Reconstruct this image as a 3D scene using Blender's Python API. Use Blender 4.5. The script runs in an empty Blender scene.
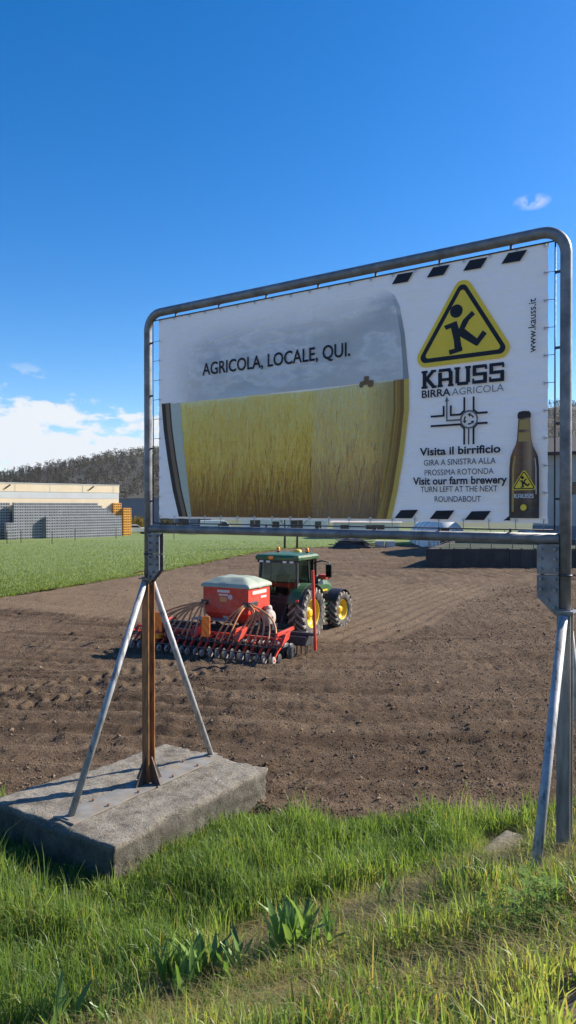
import bpy, bmesh, math, random
import numpy as np
from mathutils import Vector, Matrix
R = math.radians
random.seed(7); rng = np.random.default_rng(11)
scene = bpy.context.scene
col = scene.collection

# ------------------------------------------------------------------ camera
CAM_H = 4.5
cam_d = bpy.data.cameras.new('camera'); cam = bpy.data.objects.new('camera', cam_d); col.objects.link(cam)
cam.location = (0, 0, CAM_H); cam.rotation_euler = (R(90 - 0.48), 0, 0)
cam_d.sensor_fit = 'VERTICAL'; cam_d.sensor_height = 36.0; cam_d.lens = 36.0 * 720 / 1024
cam_d.clip_start = 0.05; cam_d.clip_end = 8000
scene.camera = cam

# ------------------------------------------------------------------ light
SUN_AZ, SUN_EL = R(69), R(32.5)
to_sun = Vector((math.sin(SUN_AZ) * math.cos(SUN_EL), math.cos(SUN_AZ) * math.cos(SUN_EL), math.sin(SUN_EL)))
sd = bpy.data.lights.new('sun', 'SUN'); sd.energy = 5.0; sd.angle = R(0.53); sd.color = (1.0, 0.92, 0.79)
sun = bpy.data.objects.new('sun', sd); col.objects.link(sun)
sun.rotation_euler = to_sun.to_track_quat('Z', 'Y').to_euler(); sun.location = (30, 20, 40)

world = bpy.data.worlds.new('World'); scene.world = world; world.use_nodes = True
wn, wl = world.node_tree.nodes, world.node_tree.links
wn.clear()
w_out = wn.new('ShaderNodeOutputWorld')
sky = wn.new('ShaderNodeTexSky'); sky.sky_type = 'NISHITA'; sky.sun_disc = False
sky.sun_elevation = SUN_EL; sky.sun_rotation = SUN_AZ
sky.altitude = 300; sky.air_density = 1.0; sky.dust_density = 0.35; sky.ozone_density = 3.0
hs = wn.new('ShaderNodeHueSaturation'); hs.inputs['Saturation'].default_value = 1.42; hs.inputs['Hue'].default_value = 0.507; hs.inputs['Value'].default_value = 1.0
wl.new(sky.outputs[0], hs.inputs['Color'])
bg_sky = wn.new('ShaderNodeBackground'); bg_sky.inputs[1].default_value = 0.098
wl.new(hs.outputs[0], bg_sky.inputs[0])
bg_cl = wn.new('ShaderNodeBackground'); bg_cl.inputs[0].default_value = (0.90, 0.95, 1.0, 1); bg_cl.inputs[1].default_value = 0.50
tc = wn.new('ShaderNodeTexCoord')
sep = wn.new('ShaderNodeSeparateXYZ'); wl.new(tc.outputs['Generated'], sep.inputs[0])
def wmath(op, a, b=None, clamp=False):
    n = wn.new('ShaderNodeMath'); n.operation = op; n.use_clamp = clamp
    for i, v in enumerate((a, b)):
        if v is None: continue
        if isinstance(v, (int, float)): n.inputs[i].default_value = v
        else: wl.new(v, n.inputs[i])
    return n.outputs[0]
def wrange(v, a, b, c, d):
    n = wn.new('ShaderNodeMapRange'); n.clamp = True
    wl.new(v, n.inputs[0])
    for i, q in enumerate((a, b, c, d)): n.inputs[i + 1].default_value = q
    return n.outputs[0]
mp = wn.new('ShaderNodeMapping'); mp.inputs['Scale'].default_value = (1.0, 1.0, 2.3); mp.inputs['Location'].default_value = (3.1, 0.4, 0.0)
wl.new(tc.outputs['Generated'], mp.inputs[0])
nz = wn.new('ShaderNodeTexNoise'); nz.inputs['Scale'].default_value = 10.0; nz.inputs['Detail'].default_value = 8; nz.inputs['Roughness'].default_value = 0.6
wl.new(mp.outputs[0], nz.inputs['Vector'])
# low cloud bank: coverage falls off with elevation
cover = wrange(sep.outputs[2], 0.070, 0.160, 0.30, 0.575)
low = wrange(wmath('SUBTRACT', nz.outputs[0], cover), 0.0, 0.06, 0.0, 1.0)
low = wmath('MULTIPLY', low, wrange(sep.outputs[2], 0.13, 0.19, 1.0, 0.0))
low = wmath('MULTIPLY', low, wrange(sep.outputs[2], 0.0, 0.05, 0.75, 1.0))
# a lone scrap of cloud higher up
dv = Vector((0.338, 1.0, 0.421)).normalized()
dist = wn.new('ShaderNodeVectorMath'); dist.operation = 'DISTANCE'
mp2 = wn.new('ShaderNodeMapping'); mp2.inputs['Scale'].default_value = (1, 1, 2.4)
wl.new(tc.outputs['Generated'], mp2.inputs[0]); wl.new(mp2.outputs[0], dist.inputs[0])
dist.inputs[1].default_value = (dv.x, dv.y, dv.z * 2.4)
nz2 = wn.new('ShaderNodeTexNoise'); nz2.inputs['Scale'].default_value = 55.0; nz2.inputs['Detail'].default_value = 5
wl.new(tc.outputs['Generated'], nz2.inputs['Vector'])
scrap = wmath('MULTIPLY', wrange(dist.outputs['Value'], 0.002, 0.024, 1.0, 0.0), wrange(nz2.outputs[0], 0.44, 0.60, 0.0, 0.8))
# thin high streaks near the zenith side
mp3 = wn.new('ShaderNodeMapping'); mp3.inputs['Scale'].default_value = (1.2, 3.0, 9.0); mp3.inputs['Location'].default_value = (0.3, 1.7, 0.2)
wl.new(tc.outputs['Generated'], mp3.inputs[0])
nz3 = wn.new('ShaderNodeTexNoise'); nz3.inputs['Scale'].default_value = 2.2; nz3.inputs['Detail'].default_value = 4
wl.new(mp3.outputs[0], nz3.inputs['Vector'])
cirrus = wmath('MULTIPLY', wrange(nz3.outputs[0], 0.55, 0.8, 0.0, 0.09), wrange(sep.outputs[2], 0.5, 0.58, 0.0, 1.0))
cm = wmath('ADD', wmath('ADD', low, scrap), cirrus, True)
mix = wn.new('ShaderNodeMixShader')
wl.new(cm, mix.inputs[0]); wl.new(bg_sky.outputs[0], mix.inputs[1]); wl.new(bg_cl.outputs[0], mix.inputs[2])
wl.new(mix.outputs[0], w_out.inputs[0])

vs = scene.view_settings
vs.view_transform = 'Standard'; vs.look = 'None'; vs.exposure = 0.95; vs.gamma = 1.0; vs.use_curve_mapping = False
scene.cycles.max_bounces = 6; scene.cycles.transparent_max_bounces = 10
scene.cycles.use_denoising = True

# ------------------------------------------------------------------ helpers
def tag(o, label=None, cat=None, group=None, kind=None):
    if label: o['label'] = label
    if cat: o['category'] = cat
    if group: o['group'] = group
    if kind: o['kind'] = kind
    return o
def empty(name, loc=(0, 0, 0), rz=0.0):
    o = bpy.data.objects.new(name, None); col.objects.link(o)
    o.location = loc; o.rotation_euler = (0, 0, rz); o.empty_display_size = 0.2
    return o
def link(name, me, parent=None, loc=None, rot=None):
    o = bpy.data.objects.new(name, me); col.objects.link(o)
    if parent: o.parent = parent
    if loc is not None: o.location = loc
    if rot is not None: o.rotation_euler = rot
    return o
def frame_of(d):
    d = d.normalized()
    up = Vector((0, 0, 1)) if abs(d.z) < 0.95 else Vector((1, 0, 0))
    a = d.cross(up).normalized(); return a, d.cross(a).normalized()
class MB:
    def __init__(s): s.v = []; s.f = []; s.sm = []
    def add(s, vs_, fs, smooth=False):
        b = len(s.v); s.v += [tuple(v) for v in vs_]; s.f += [tuple(i + b for i in f) for f in fs]; s.sm += [smooth] * len(fs)
        return s
    def box(s, x0, x1, y0, y1, z0, z1, m=None):
        v = [Vector(p) for p in ((x0,y0,z0),(x1,y0,z0),(x1,y1,z0),(x0,y1,z0),(x0,y0,z1),(x1,y0,z1),(x1,y1,z1),(x0,y1,z1))]
        if m is not None: v = [m @ p for p in v]
        return s.add(v, [(3,2,1,0),(4,5,6,7),(0,1,5,4),(1,2,6,5),(2,3,7,6),(3,0,4,7)])
    def beam(s, p, q, w, h):
        p, q = Vector(p), Vector(q); a, b = frame_of(q - p); v = []
        for c in (p, q): v += [c + a*w/2*i + b*h/2*j for i, j in ((-1,-1),(1,-1),(1,1),(-1,1))]
        return s.add(v, [(3,2,1,0),(4,5,6,7),(0,1,5,4),(1,2,6,5),(2,3,7,6),(3,0,4,7)])
    def cyl(s, p, q, r0, r1=None, n=14, caps=True, smooth=True):
        return s.tube([p, q], [r0, r0 if r1 is None else r1], n, caps, smooth)
    def tube(s, path, r, n=10, caps=True, smooth=True):
        path = [Vector(p) for p in path]; rs = r if isinstance(r, (list, tuple)) else [r] * len(path)
        t0 = (path[1] - path[0]).normalized(); a, _ = frame_of(t0); v = []
        for i, p in enumerate(path):
            t = (path[min(i+1, len(path)-1)] - path[max(i-1, 0)]).normalized()
            a = (a - t * a.dot(t)).normalized(); b = t.cross(a)
            v += [p + (a*math.cos(2*math.pi*k/n) + b*math.sin(2*math.pi*k/n)) * rs[i] for k in range(n)]
        f = []
        for i in range(len(path)-1):
            for k in range(n):
                f.append((i*n+k, i*n+(k+1)%n, (i+1)*n+(k+1)%n, (i+1)*n+k))
        s.add(v, f, smooth)
        if caps:
            b = len(s.v) - len(v); s.f += [tuple(b+k for k in reversed(range(n))), tuple(b+(len(path)-1)*n+k for k in range(n))]; s.sm += [False, False]
        return s
    def prism(s, poly, a, b, axis='y'):
        def P(u, w, t): return {'y': (u, t, w), 'x': (t, u, w), 'z': (u, w, t)}[axis]
        n = len(poly); v = [P(u, w, a) for u, w in poly] + [P(u, w, b) for u, w in poly]
        f = [tuple(range(n)), tuple(reversed(range(n, 2*n)))] + [(i, n+i, n+(i+1)%n, (i+1)%n) for i in range(n)]
        return s.add(v, f)
    def lathe(s, prof, c, axis='x', n=32, smooth=True, a0=0.0, a1=2*math.pi):
        full = abs(a1 - a0 - 2*math.pi) < 1e-6; m = n if full else n + 1; v = []
        for r, h in prof:
            for k in range(m):
                t = a0 + (a1-a0)*k/n; p = (math.cos(t)*r, math.sin(t)*r)
                v.append({'x': (c[0]+h, c[1]+p[0], c[2]+p[1]), 'z': (c[0]+p[0], c[1]+p[1], c[2]+h), 'y': (c[0]+p[0], c[1]+h, c[2]+p[1])}[axis])
        f = []
        for i in range(len(prof)-1):
            for k in range(n): f.append((i*m+k, i*m+(k+1)%m, (i+1)*m+(k+1)%m, (i+1)*m+k))
        return s.add(v, f, smooth)
    def mesh(s, name, mat=None, bevel=0.0, fix=True, seg=2):
        me = bpy.data.meshes.new(name); me.from_pydata(s.v, [], s.f)
        me.polygons.foreach_set('use_smooth', s.sm)
        if fix or bevel:
            bm = bmesh.new(); bm.from_mesh(me)
            if fix: bmesh.ops.recalc_face_normals(bm, faces=bm.faces)
            if bevel:
                ed = [e for e in bm.edges if len(e.link_faces) == 2 and e.calc_face_angle(0) > 0.5]
                bmesh.ops.bevel(bm, geom=ed, offset=bevel, segments=seg, affect='EDGES', profile=0.6, clamp_overlap=True)
            bm.to_mesh(me); bm.free()
        if mat: me.materials.append(mat)
        return me
    def build(s, name, mat, parent=None, bevel=0.0, fix=True, loc=None, rot=None, seg=2):
        return link(name, s.mesh(name, mat, bevel, fix, seg), parent, loc, rot)

def np_mesh(name, verts, faces, mat, smooth=False, attrs=None):
    me = bpy.data.meshes.new(name); nv, nf, k = len(verts), len(faces), faces.shape[1]
    me.vertices.add(nv); me.vertices.foreach_set('co', np.ascontiguousarray(verts, dtype=np.float32).ravel())
    me.loops.add(nf*k); me.loops.foreach_set('vertex_index', np.ascontiguousarray(faces, dtype=np.int32).ravel())
    me.polygons.add(nf); me.polygons.foreach_set('loop_start', np.arange(nf, dtype=np.int32)*k)
    try: me.polygons.foreach_set('loop_total', np.full(nf, k, dtype=np.int32))
    except Exception: pass
    me.polygons.foreach_set('use_smooth', np.full(nf, smooth))
    for an, arr in (attrs or {}).items():
        a = me.attributes.new(an, 'FLOAT', 'POINT'); a.data.foreach_set('value', np.ascontiguousarray(arr, dtype=np.float32))
    me.update(calc_edges=True); me.materials.append(mat)
    return me
_tab = np.random.default_rng(3).random((256, 256))
def vnoise(x, y, scale=1.0, seed=0):
    x = np.asarray(x)/scale + seed*17.3; y = np.asarray(y)/scale + seed*9.7
    xi = np.floor(x).astype(int); yi = np.floor(y).astype(int); fx = x-xi; fy = y-yi
    fx = fx*fx*(3-2*fx); fy = fy*fy*(3-2*fy)
    g = lambda a, b: _tab[a & 255, b & 255]
    return (g(xi,yi)*(1-fx)*(1-fy)+g(xi+1,yi)*fx*(1-fy)+g(xi,yi+1)*(1-fx)*fy+g(xi+1,yi+1)*fx*fy)*2-1
def sstep(a, b, x): t = np.clip((x-a)/(b-a), 0, 1); return t*t*(3-2*t)

# ------------------------------------------------------------------ materials
class NT:
    def __init__(s, name):
        s.m = bpy.data.materials.new(name); s.m.use_nodes = True
        s.n, s.l = s.m.node_tree.nodes, s.m.node_tree.links
        s.b = s.n['Principled BSDF']; s.tc = s.n.new('ShaderNodeTexCoord')
    def set(s, **k):
        for a, v in k.items():
            a = a.replace('_', ' ')
            if hasattr(v, 'is_linked') or isinstance(v, bpy.types.NodeSocket): s.l.new(v, s.b.inputs[a])
            else: s.b.inputs[a].default_value = v if not (isinstance(v, tuple) and len(v) == 3) else (*v, 1)
        return s
    def map(s, scale=(1,1,1), loc=(0,0,0), rot=(0,0,0), co='Object'):
        m = s.n.new('ShaderNodeMapping'); m.inputs['Scale'].default_value = scale; m.inputs['Location'].default_value = loc; m.inputs['Rotation'].default_value = rot
        s.l.new(s.tc.outputs[co], m.inputs[0]); return m.outputs[0]
    def noise(s, scale, detail=4, rough=0.55, vec=None, dist=0.0):
        t = s.n.new('ShaderNodeTexNoise'); t.inputs['Scale'].default_value = scale; t.inputs['Detail'].default_value = detail
        t.inputs['Roughness'].default_value = rough; t.inputs['Distortion'].default_value = dist
        s.l.new(vec if vec is not None else s.tc.outputs['Object'], t.inputs['Vector']); return t.outputs[0]
    def ramp(s, fac, stops, interp='LINEAR'):
        r = s.n.new('ShaderNodeValToRGB'); r.color_ramp.interpolation = interp; e = r.color_ramp.elements
        while len(e) < len(stops): e.new(0.5)
        for el, (p, c) in zip(e, stops): el.position = p; el.color = (*c, 1) if len(c) == 3 else c
        s.l.new(fac, r.inputs[0]); return r.outputs[0]
    def rng(s, v, a, b, c, d):
        n = s.n.new('ShaderNodeMapRange'); s.l.new(v, n.inputs[0])
        for i, q in enumerate((a, b, c, d)): n.inputs[i+1].default_value = q
        return n.outputs[0]
    def mixc(s, fac, a, b, mode='MIX'):
        n = s.n.new('ShaderNodeMix'); n.data_type = 'RGBA'; n.blend_type = mode
        for i, v in ((0, fac), (6, a), (7, b)):
            if isinstance(v, bpy.types.NodeSocket): s.l.new(v, n.inputs[i])
            else: n.inputs[i].default_value = v if i == 0 else (*v, 1)
        return n.outputs[2]
    def math(s, op, a, b=0.0, clamp=False):
        n = s.n.new('ShaderNodeMath'); n.operation = op; n.use_clamp = clamp
        for i, v in enumerate((a, b)):
            if isinstance(v, (int, float)): n.inputs[i].default_value = v
            else: s.l.new(v, n.inputs[i])
        return n.outputs[0]
    def attr(s, name):
        a = s.n.new('ShaderNodeAttribute'); a.attribute_name = name; return a.outputs['Fac']
    def objrand(s):
        return s.n.new('ShaderNodeObjectInfo').outputs['Random']
    def axis(s, i, vec=None):
        x = s.n.new('ShaderNodeSeparateXYZ'); s.l.new(vec if vec is not None else s.tc.outputs['Object'], x.inputs[0]); return x.outputs[i]
    def bump(s, h, strength=0.3, dist=0.02):
        b = s.n.new('ShaderNodeBump'); b.inputs['Strength'].default_value = strength; b.inputs['Distance'].default_value = dist
        s.l.new(h, b.inputs['Height']); s.l.new(b.outputs[0], s.b.inputs['Normal']); return s
def paint(name, c, rough=0.45, var=0.25, metal=0.0, scale=6.0, dirt=None, dirt_amt=0.5, bump=0.05):
    t = NT(name); a = t.noise(scale, 6); d = tuple(x*(1-var) for x in c)
    k = t.mixc(t.rng(a, 0.35, 0.65, 0, 1), d, c)
    if dirt is not None:
        k = t.mixc(t.rng(t.noise(scale*0.6, 7, 0.65), 0.48, 0.68, 0, dirt_amt), k, dirt)
    t.set(Base_Color=k, Metallic=metal, Roughness=t.rng(t.noise(scale*3, 4), 0.3, 0.7, max(0.05, rough-0.12), min(1, rough+0.15)))
    if bump: t.bump(t.noise(scale*8, 4), bump, 0.01)
    return t.m
M = {}
# galvanised, weathered steel
t = NT('galvanised_steel'); a = t.noise(5, 7, 0.65); b = t.noise(40, 4)
c = t.ramp(a, [(0.3, (0.10, 0.10, 0.105)), (0.5, (0.20, 0.20, 0.205)), (0.7, (0.30, 0.30, 0.30))])
c = t.mixc(t.rng(t.noise(2.3, 6, 0.7), 0.60, 0.72, 0, 0.55), c, (0.16, 0.10, 0.06))
t.set(Base_Color=c, Metallic=0.4, Roughness=t.rng(b, 0.3, 0.7, 0.45, 0.65)); t.bump(b, 0.08, 0.01); M['galv'] = t.m
t = NT('strut_steel'); a = t.noise(5, 7, 0.65); st0 = t.noise(2.0, 6, 0.7, t.map((9, 9, 0.8)))
c = t.ramp(a, [(0.3, (0.24, 0.245, 0.25)), (0.6, (0.40, 0.405, 0.41))]); c = t.mixc(t.rng(st0, 0.52, 0.64, 0, 0.8), c, (0.06, 0.055, 0.05))
t.set(Base_Color=c, Metallic=0.25, Roughness=0.6); t.bump(t.noise(45, 4), 0.1, 0.01); M['strut'] = t.m
t = NT('rusty_steel'); v = t.map((6, 6, 1.2)); a = t.noise(2.5, 7, 0.65, v)
c = t.ramp(a, [(0.30, (0.085, 0.060, 0.045)), (0.45, (0.20, 0.095, 0.042)), (0.60, (0.34, 0.165, 0.06)), (0.75, (0.24, 0.19, 0.15))])
t.set(Base_Color=c, Metallic=0.15, Roughness=0.75); t.bump(t.noise(60, 5), 0.2, 0.01); M['rust'] = t.m
t = NT('weathered_post_steel'); v = t.map((6, 6, 1.0)); a = t.noise(2.2, 7, 0.65, v)
c = t.ramp(a, [(0.30, (0.13, 0.12, 0.11)), (0.5, (0.24, 0.23, 0.22)), (0.66, (0.34, 0.34, 0.33)), (0.78, (0.24, 0.15, 0.09))])
t.set(Base_Color=c, Metallic=0.3, Roughness=0.6); t.bump(t.noise(60, 5), 0.15, 0.01); M['post'] = t.m
M['plate'] = paint('base_plate_steel', (0.24, 0.23, 0.21), 0.75, 0.35, 0.1, 4, (0.27, 0.20, 0.12), 0.7)
M['gusset'] = paint('gusset_steel', (0.07, 0.062, 0.055), 0.6, 0.3, 0.2, 7, (0.20, 0.10, 0.05), 0.5)
M['dark_steel'] = paint('dark_steel', (0.07, 0.07, 0.075), 0.5, 0.3, 0.4, 9)
M['zinc'] = paint('zinc_bolt', (0.30, 0.31, 0.32), 0.4, 0.3, 0.6, 20)
# concrete
t = NT('concrete_block'); a = t.noise(3, 8, 0.7); b = t.noise(28, 6, 0.7); d = t.noise(90, 3)
c = t.ramp(a, [(0.36, (0.14, 0.115, 0.085)), (0.47, (0.28, 0.243, 0.19)), (0.64, (0.42, 0.375, 0.305))])
c = t.mixc(t.rng(b, 0.52, 0.60, 0, 0.8), c, (0.13, 0.112, 0.09))
c = t.mixc(t.rng(d, 0.56, 0.66, 0, 0.6), c, (0.46, 0.43, 0.38))
c = t.mixc(t.rng(t.axis(2), 0.44, 0.36, 0.0, 0.8), c, t.ramp(t.noise(4, 6, 0.7, t.map((1, 1, 0.4))), [(0.35, (0.040, 0.036, 0.027)), (0.62, (0.17, 0.155, 0.125))]))  # sides darker below the rim: stains, plus grass shade put into the colour
c = t.mixc(t.rng(t.noise(6, 6, 0.7), 0.58, 0.70, 0, 0.5), c, (0.17, 0.16, 0.10))
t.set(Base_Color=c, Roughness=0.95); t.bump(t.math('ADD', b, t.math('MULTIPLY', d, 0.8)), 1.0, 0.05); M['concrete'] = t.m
# soil
t = NT('tilled_soil'); a = t.noise(0.35, 6, 0.6); b = t.noise(9, 8, 0.7); d = t.noise(32, 6, 0.7)
c = t.ramp(d, [(0.32, (0.098, 0.066, 0.043)), (0.5, (0.178, 0.126, 0.085)), (0.66, (0.27, 0.20, 0.14))])
c = t.mixc(t.rng(b, 0.35, 0.62, 0.0, 0.45), c, (0.062, 0.038, 0.023))
c = t.mixc(t.rng(a, 0.35, 0.7, 0.0, 0.35), c, (0.066, 0.041, 0.025))
c = t.mixc(t.math('MULTIPLY', t.attr('dry'), 0.75), c, t.ramp(d, [(0.3, (0.125, 0.086, 0.056)), (0.7, (0.235, 0.172, 0.118))]))
c = t.mixc(t.math('MULTIPLY', t.attr('moist_lug_shade'), 0.62), c, (0.044, 0.027, 0.016))
t.set(Base_Color=c, Roughness=1.0, Specular_IOR_Level=0.1)
t.bump(t.math('ADD', b, t.math('MULTIPLY', d, 0.8)), 1.0, 0.06); M['soil'] = t.m
t = NT('soil_clod'); a = t.noise(30, 5); r_ = t.attr('tone')
c = t.mixc(r_, (0.105, 0.072, 0.047), (0.265, 0.195, 0.135)); c = t.mixc(t.rng(a, 0.35, 0.65, 0, 0.4), c, (0.115, 0.080, 0.054))
t.set(Base_Color=c, Roughness=1.0, Specular_IOR_Level=0.1); t.bump(a, 0.6, 0.01); M['clod'] = t.m
# bank ground under the grass
t = NT('bank_earth'); a = t.noise(1.6, 6, 0.6); b = t.noise(22, 7, 0.7)
c = t.ramp(b, [(0.3, (0.075, 0.055, 0.035)), (0.5, (0.19, 0.145, 0.095)), (0.7, (0.32, 0.255, 0.175))])
c = t.mixc(t.rng(a, 0.45, 0.66, 0.0, 0.4), c, (0.06, 0.07, 0.025))
t.set(Base_Color=c, Roughness=1.0); t.bump(b, 0.8, 0.03); M['bank'] = t.m
t = NT('far_ground'); b = t.noise(0.05, 6, 0.6)
t.set(Base_Color=t.ramp(b, [(0.35, (0.06, 0.085, 0.03)), (0.6, (0.10, 0.10, 0.05)), (0.75, (0.11, 0.085, 0.06))]), Roughness=1.0); M['far_ground'] = t.m
t = NT('young_crop'); v = t.map((1, 0.35, 1), rot=(0, 0, R(-20))); b = t.noise(3.5, 7, 0.7, v); a = t.noise(0.12, 5, 0.6)
c = t.ramp(b, [(0.3, (0.075, 0.11, 0.022)), (0.55, (0.135, 0.185, 0.042)), (0.75, (0.20, 0.25, 0.075))])
c = t.mixc(t.rng(a, 0.4, 0.65, 0.0, 0.4), c, (0.14, 0.19, 0.06))
t.set(Base_Color=c, Roughness=0.9); t.bump(b, 0.8, 0.08); M['crop'] = t.m
# leaf / grass materials: diffuse + translucent, tone per blade
def leafmat(name, stops, rough=0.42, trans=0.5, attr='tone', tmul=(1.5, 1.45, 0.7)):
    t = NT(name); f = t.attr(attr) if attr else t.objrand(); c = t.ramp(f, stops)
    t.set(Base_Color=c, Roughness=rough, Specular_IOR_Level=0.35 if rough < 0.7 else 0.05)
    tr = t.n.new('ShaderNodeBsdfTranslucent'); t.l.new(t.mixc(1.0, c, tmul, 'MULTIPLY'), tr.inputs[0])
    mx = t.n.new('ShaderNodeMixShader'); mx.inputs[0].default_value = trans
    t.l.new(t.b.outputs[0], mx.inputs[1]); t.l.new(tr.outputs[0], mx.inputs[2])
    t.l.new(mx.outputs[0], t.n['Material Output'].inputs[0]); return t.m
M['grass'] = leafmat('meadow_grass', [(0.0, (0.32, 0.25, 0.12)), (0.14, (0.26, 0.23, 0.09)), (0.18, (0.080, 0.142, 0.036)), (0.5, (0.150, 0.228, 0.062)), (0.8, (0.24, 0.31, 0.092)), (1.0, (0.38, 0.395, 0.15))])
M['crop_blade'] = leafmat('crop_blades', [(0.0, (0.09, 0.13, 0.025)), (0.5, (0.15, 0.20, 0.045)), (1.0, (0.22, 0.27, 0.085))])
M['dock'] = leafmat('broad_leaf', [(0.0, (0.10, 0.19, 0.05)), (0.5, (0.145, 0.245, 0.075)), (1.0, (0.21, 0.31, 0.11))], 0.34, 0.40, None)
M['herb'] = leafmat('herb_leaf', [(0.0, (0.09, 0.16, 0.04)), (1.0, (0.16, 0.25, 0.08))], 0.75, 0.35, None)
M['wood_twig'] = leafmat('bare_wood', [(0.0, (0.034, 0.024, 0.011)), (0.45, (0.058, 0.044, 0.018)), (0.7, (0.085, 0.072, 0.028)), (0.78, (0.012, 0.021, 0.009)), (1.0, (0.024, 0.037, 0.015))], 0.9, 0.15)
M['bush'] = leafmat('spring_bush', [(0.0, (0.10, 0.085, 0.025)), (0.5, (0.19, 0.14, 0.035)), (1.0, (0.25, 0.19, 0.05))], 0.8, 0.3)
M['hedge'] = leafmat('hedge_leaf', [(0.0, (0.04, 0.045, 0.025)), (0.5, (0.08, 0.08, 0.04)), (1.0, (0.13, 0.12, 0.07))], 0.8, 0.2)
M['bark'] = paint('bark', (0.09, 0.07, 0.055), 0.9, 0.4, 0, 9)
# ------------------------------------------------------------------ ground
def bank_h(x, y):
    k = 0.28*x - 0.40*y + 3.17
    g = 0.5*(k + np.sqrt(k*k + 0.10)) - 0.03
    h = 2.95
    d = h - g; return h - 0.5*(d + np.sqrt(d*d + 0.05))
def edge_y(x): return 10.55 - 0.22*np.clip(x, -2, 8) + 0.18*vnoise(x, x*0, 0.9, 4)
BX, BY = math.cos(R(-34.15)), math.sin(R(-34.15))
S_ORG = (-2.17, 21.9); HEAD = R(28.5)
hf = (math.sin(HEAD), math.cos(HEAD)); hr = (math.cos(HEAD), -math.sin(HEAD))

base = MB(); base.add([(-3000,-600,-0.35),(3000,-600,-0.35),(3000,5000,-0.35),(-3000,5000,-0.35)], [(0,1,2,3)])
tag(base.build('ground', M['far_ground'], fix=False), 'flat farmland stretching away to the foot of the hill', 'ground', kind='structure')

def moisture_and_lug_shade(x, y):   # damp and dry streaks left by earlier passes, following the curved workings
    q = np.hypot((x-1.5)*0.75, y-46.0) + 0.35*vnoise(x, y, 6, 12); th = np.arctan2((x-1.5)*0.75, 46.0-y)*30
    m_ = 0.55*vnoise(q, th*0.03, 0.42, 16) + 0.55*vnoise(q, th*0.05, 0.19, 17) + 0.25*vnoise(x, y, 2.4, 18)
    on, d = track(x, y); lug = np.sin((x*0.75+y*0.66)*2*math.pi/0.40 + np.sign(d)*1.4)
    return np.clip(0.33 + 0.80*m_, 0, 1)*(1-on) + on*np.where(lug < -0.1, 0.95, 0.12)  # lug hollows also darkened in colour to stand for their shadows
def track(x, y):   # tyre tracks curving in behind the drill
    best = np.zeros_like(x); dd = np.zeros_like(x)
    for off in (0.0, 1.75):
        sx = np.clip((x+9.0)/7.4, 0, 1); py = 14.35 + off*1.12 + 5.6*sx**1.15 + (x+9.0-7.4*sx)*0.2
        d = (y-py)*0.78; on = np.exp(-(d/0.30)**4)*(x < -1.7); dd = np.where(on > best, d, dd); best = np.maximum(best, on)
    return best, dd
def soil_z(x, y):
    w = (x-S_ORG[0])*hr[0] + (y-S_ORG[1])*hr[1]; tt = (x-S_ORG[0])*hf[0] + (y-S_ORG[1])*hf[1]
    dry = sstep(3.0, 4.2, tt + 0.4*vnoise(x, y, 1.5, 2)) * (1-sstep(3.4, 4.6, w + 0.5*vnoise(x, y, 2.2, 5))) * (1-0.7*sstep(20, 26, tt + 2*vnoise(x, y, 6, 3)))
    z = 0.045*vnoise(x, y, 2.7, 1) + 0.030*vnoise(x, y, 0.75, 2)
    cl = vnoise(x, y, 0.26, 6)*0.022 + vnoise(x, y, 0.13, 7)*0.018 + np.maximum(0, vnoise(x, y, 0.17, 9)-0.25)*0.07
    z = z + cl*1.15*(1-0.5*dry)
    # drill rows: the pale uncut strip ahead of the tractor, older passes elsewhere
    z = z + dry*0.032*np.sin(w*2*math.pi/0.60 + vnoise(x, y, 3, 8)*0.8)
    q = np.hypot((x-1.5)*0.75, y-46.0) + 0.35*vnoise(x, y, 6, 12)
    rw = np.sin(q*2*math.pi/0.72); z = z + (1-dry)*(0.075*rw*np.clip(0.45+0.9*vnoise(x, y, 3.5, 13), 0.05, 1) + 0.05*np.exp(-((np.mod(q, 3.0)-1.5)/0.16)**2)*np.clip(vnoise(x, y, 5, 14)+0.3, 0, 1))
    on, d = track(x, y); lug = np.sin((x*0.75+y*0.66)*2*math.pi/0.40 + np.sign(d)*1.4)
    z = z*(1-0.8*on) - on*(0.080 - 0.100*np.sign(lug+0.1)*0.8)
    e = edge_y(x); z = z - 0.22*(1-sstep(-0.3, 0.35, y-e))
    dry = np.clip(np.maximum(dry*0.9, 0.55*on) + 0.15*vnoise(x, y, 1.1, 15), 0, 1)
    return z, dry
xs = np.arange(-30, 37.01, 0.08)
ys = [8.6]
while ys[-1] < 96: ys.append(ys[-1] + 0.060*(max(ys[-1], 9)/9.5)**1.12)
ys = np.array(ys)
GX, GY = np.meshgrid(xs, ys); Z, DRY = soil_z(GX, GY)
nx, ny = len(xs), len(ys)
ii = (np.arange(ny-1)[:, None]*nx + np.arange(nx-1)[None, :]).ravel()
F = np.stack([ii, ii+1, ii+nx+1, ii+nx], 1)
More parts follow.
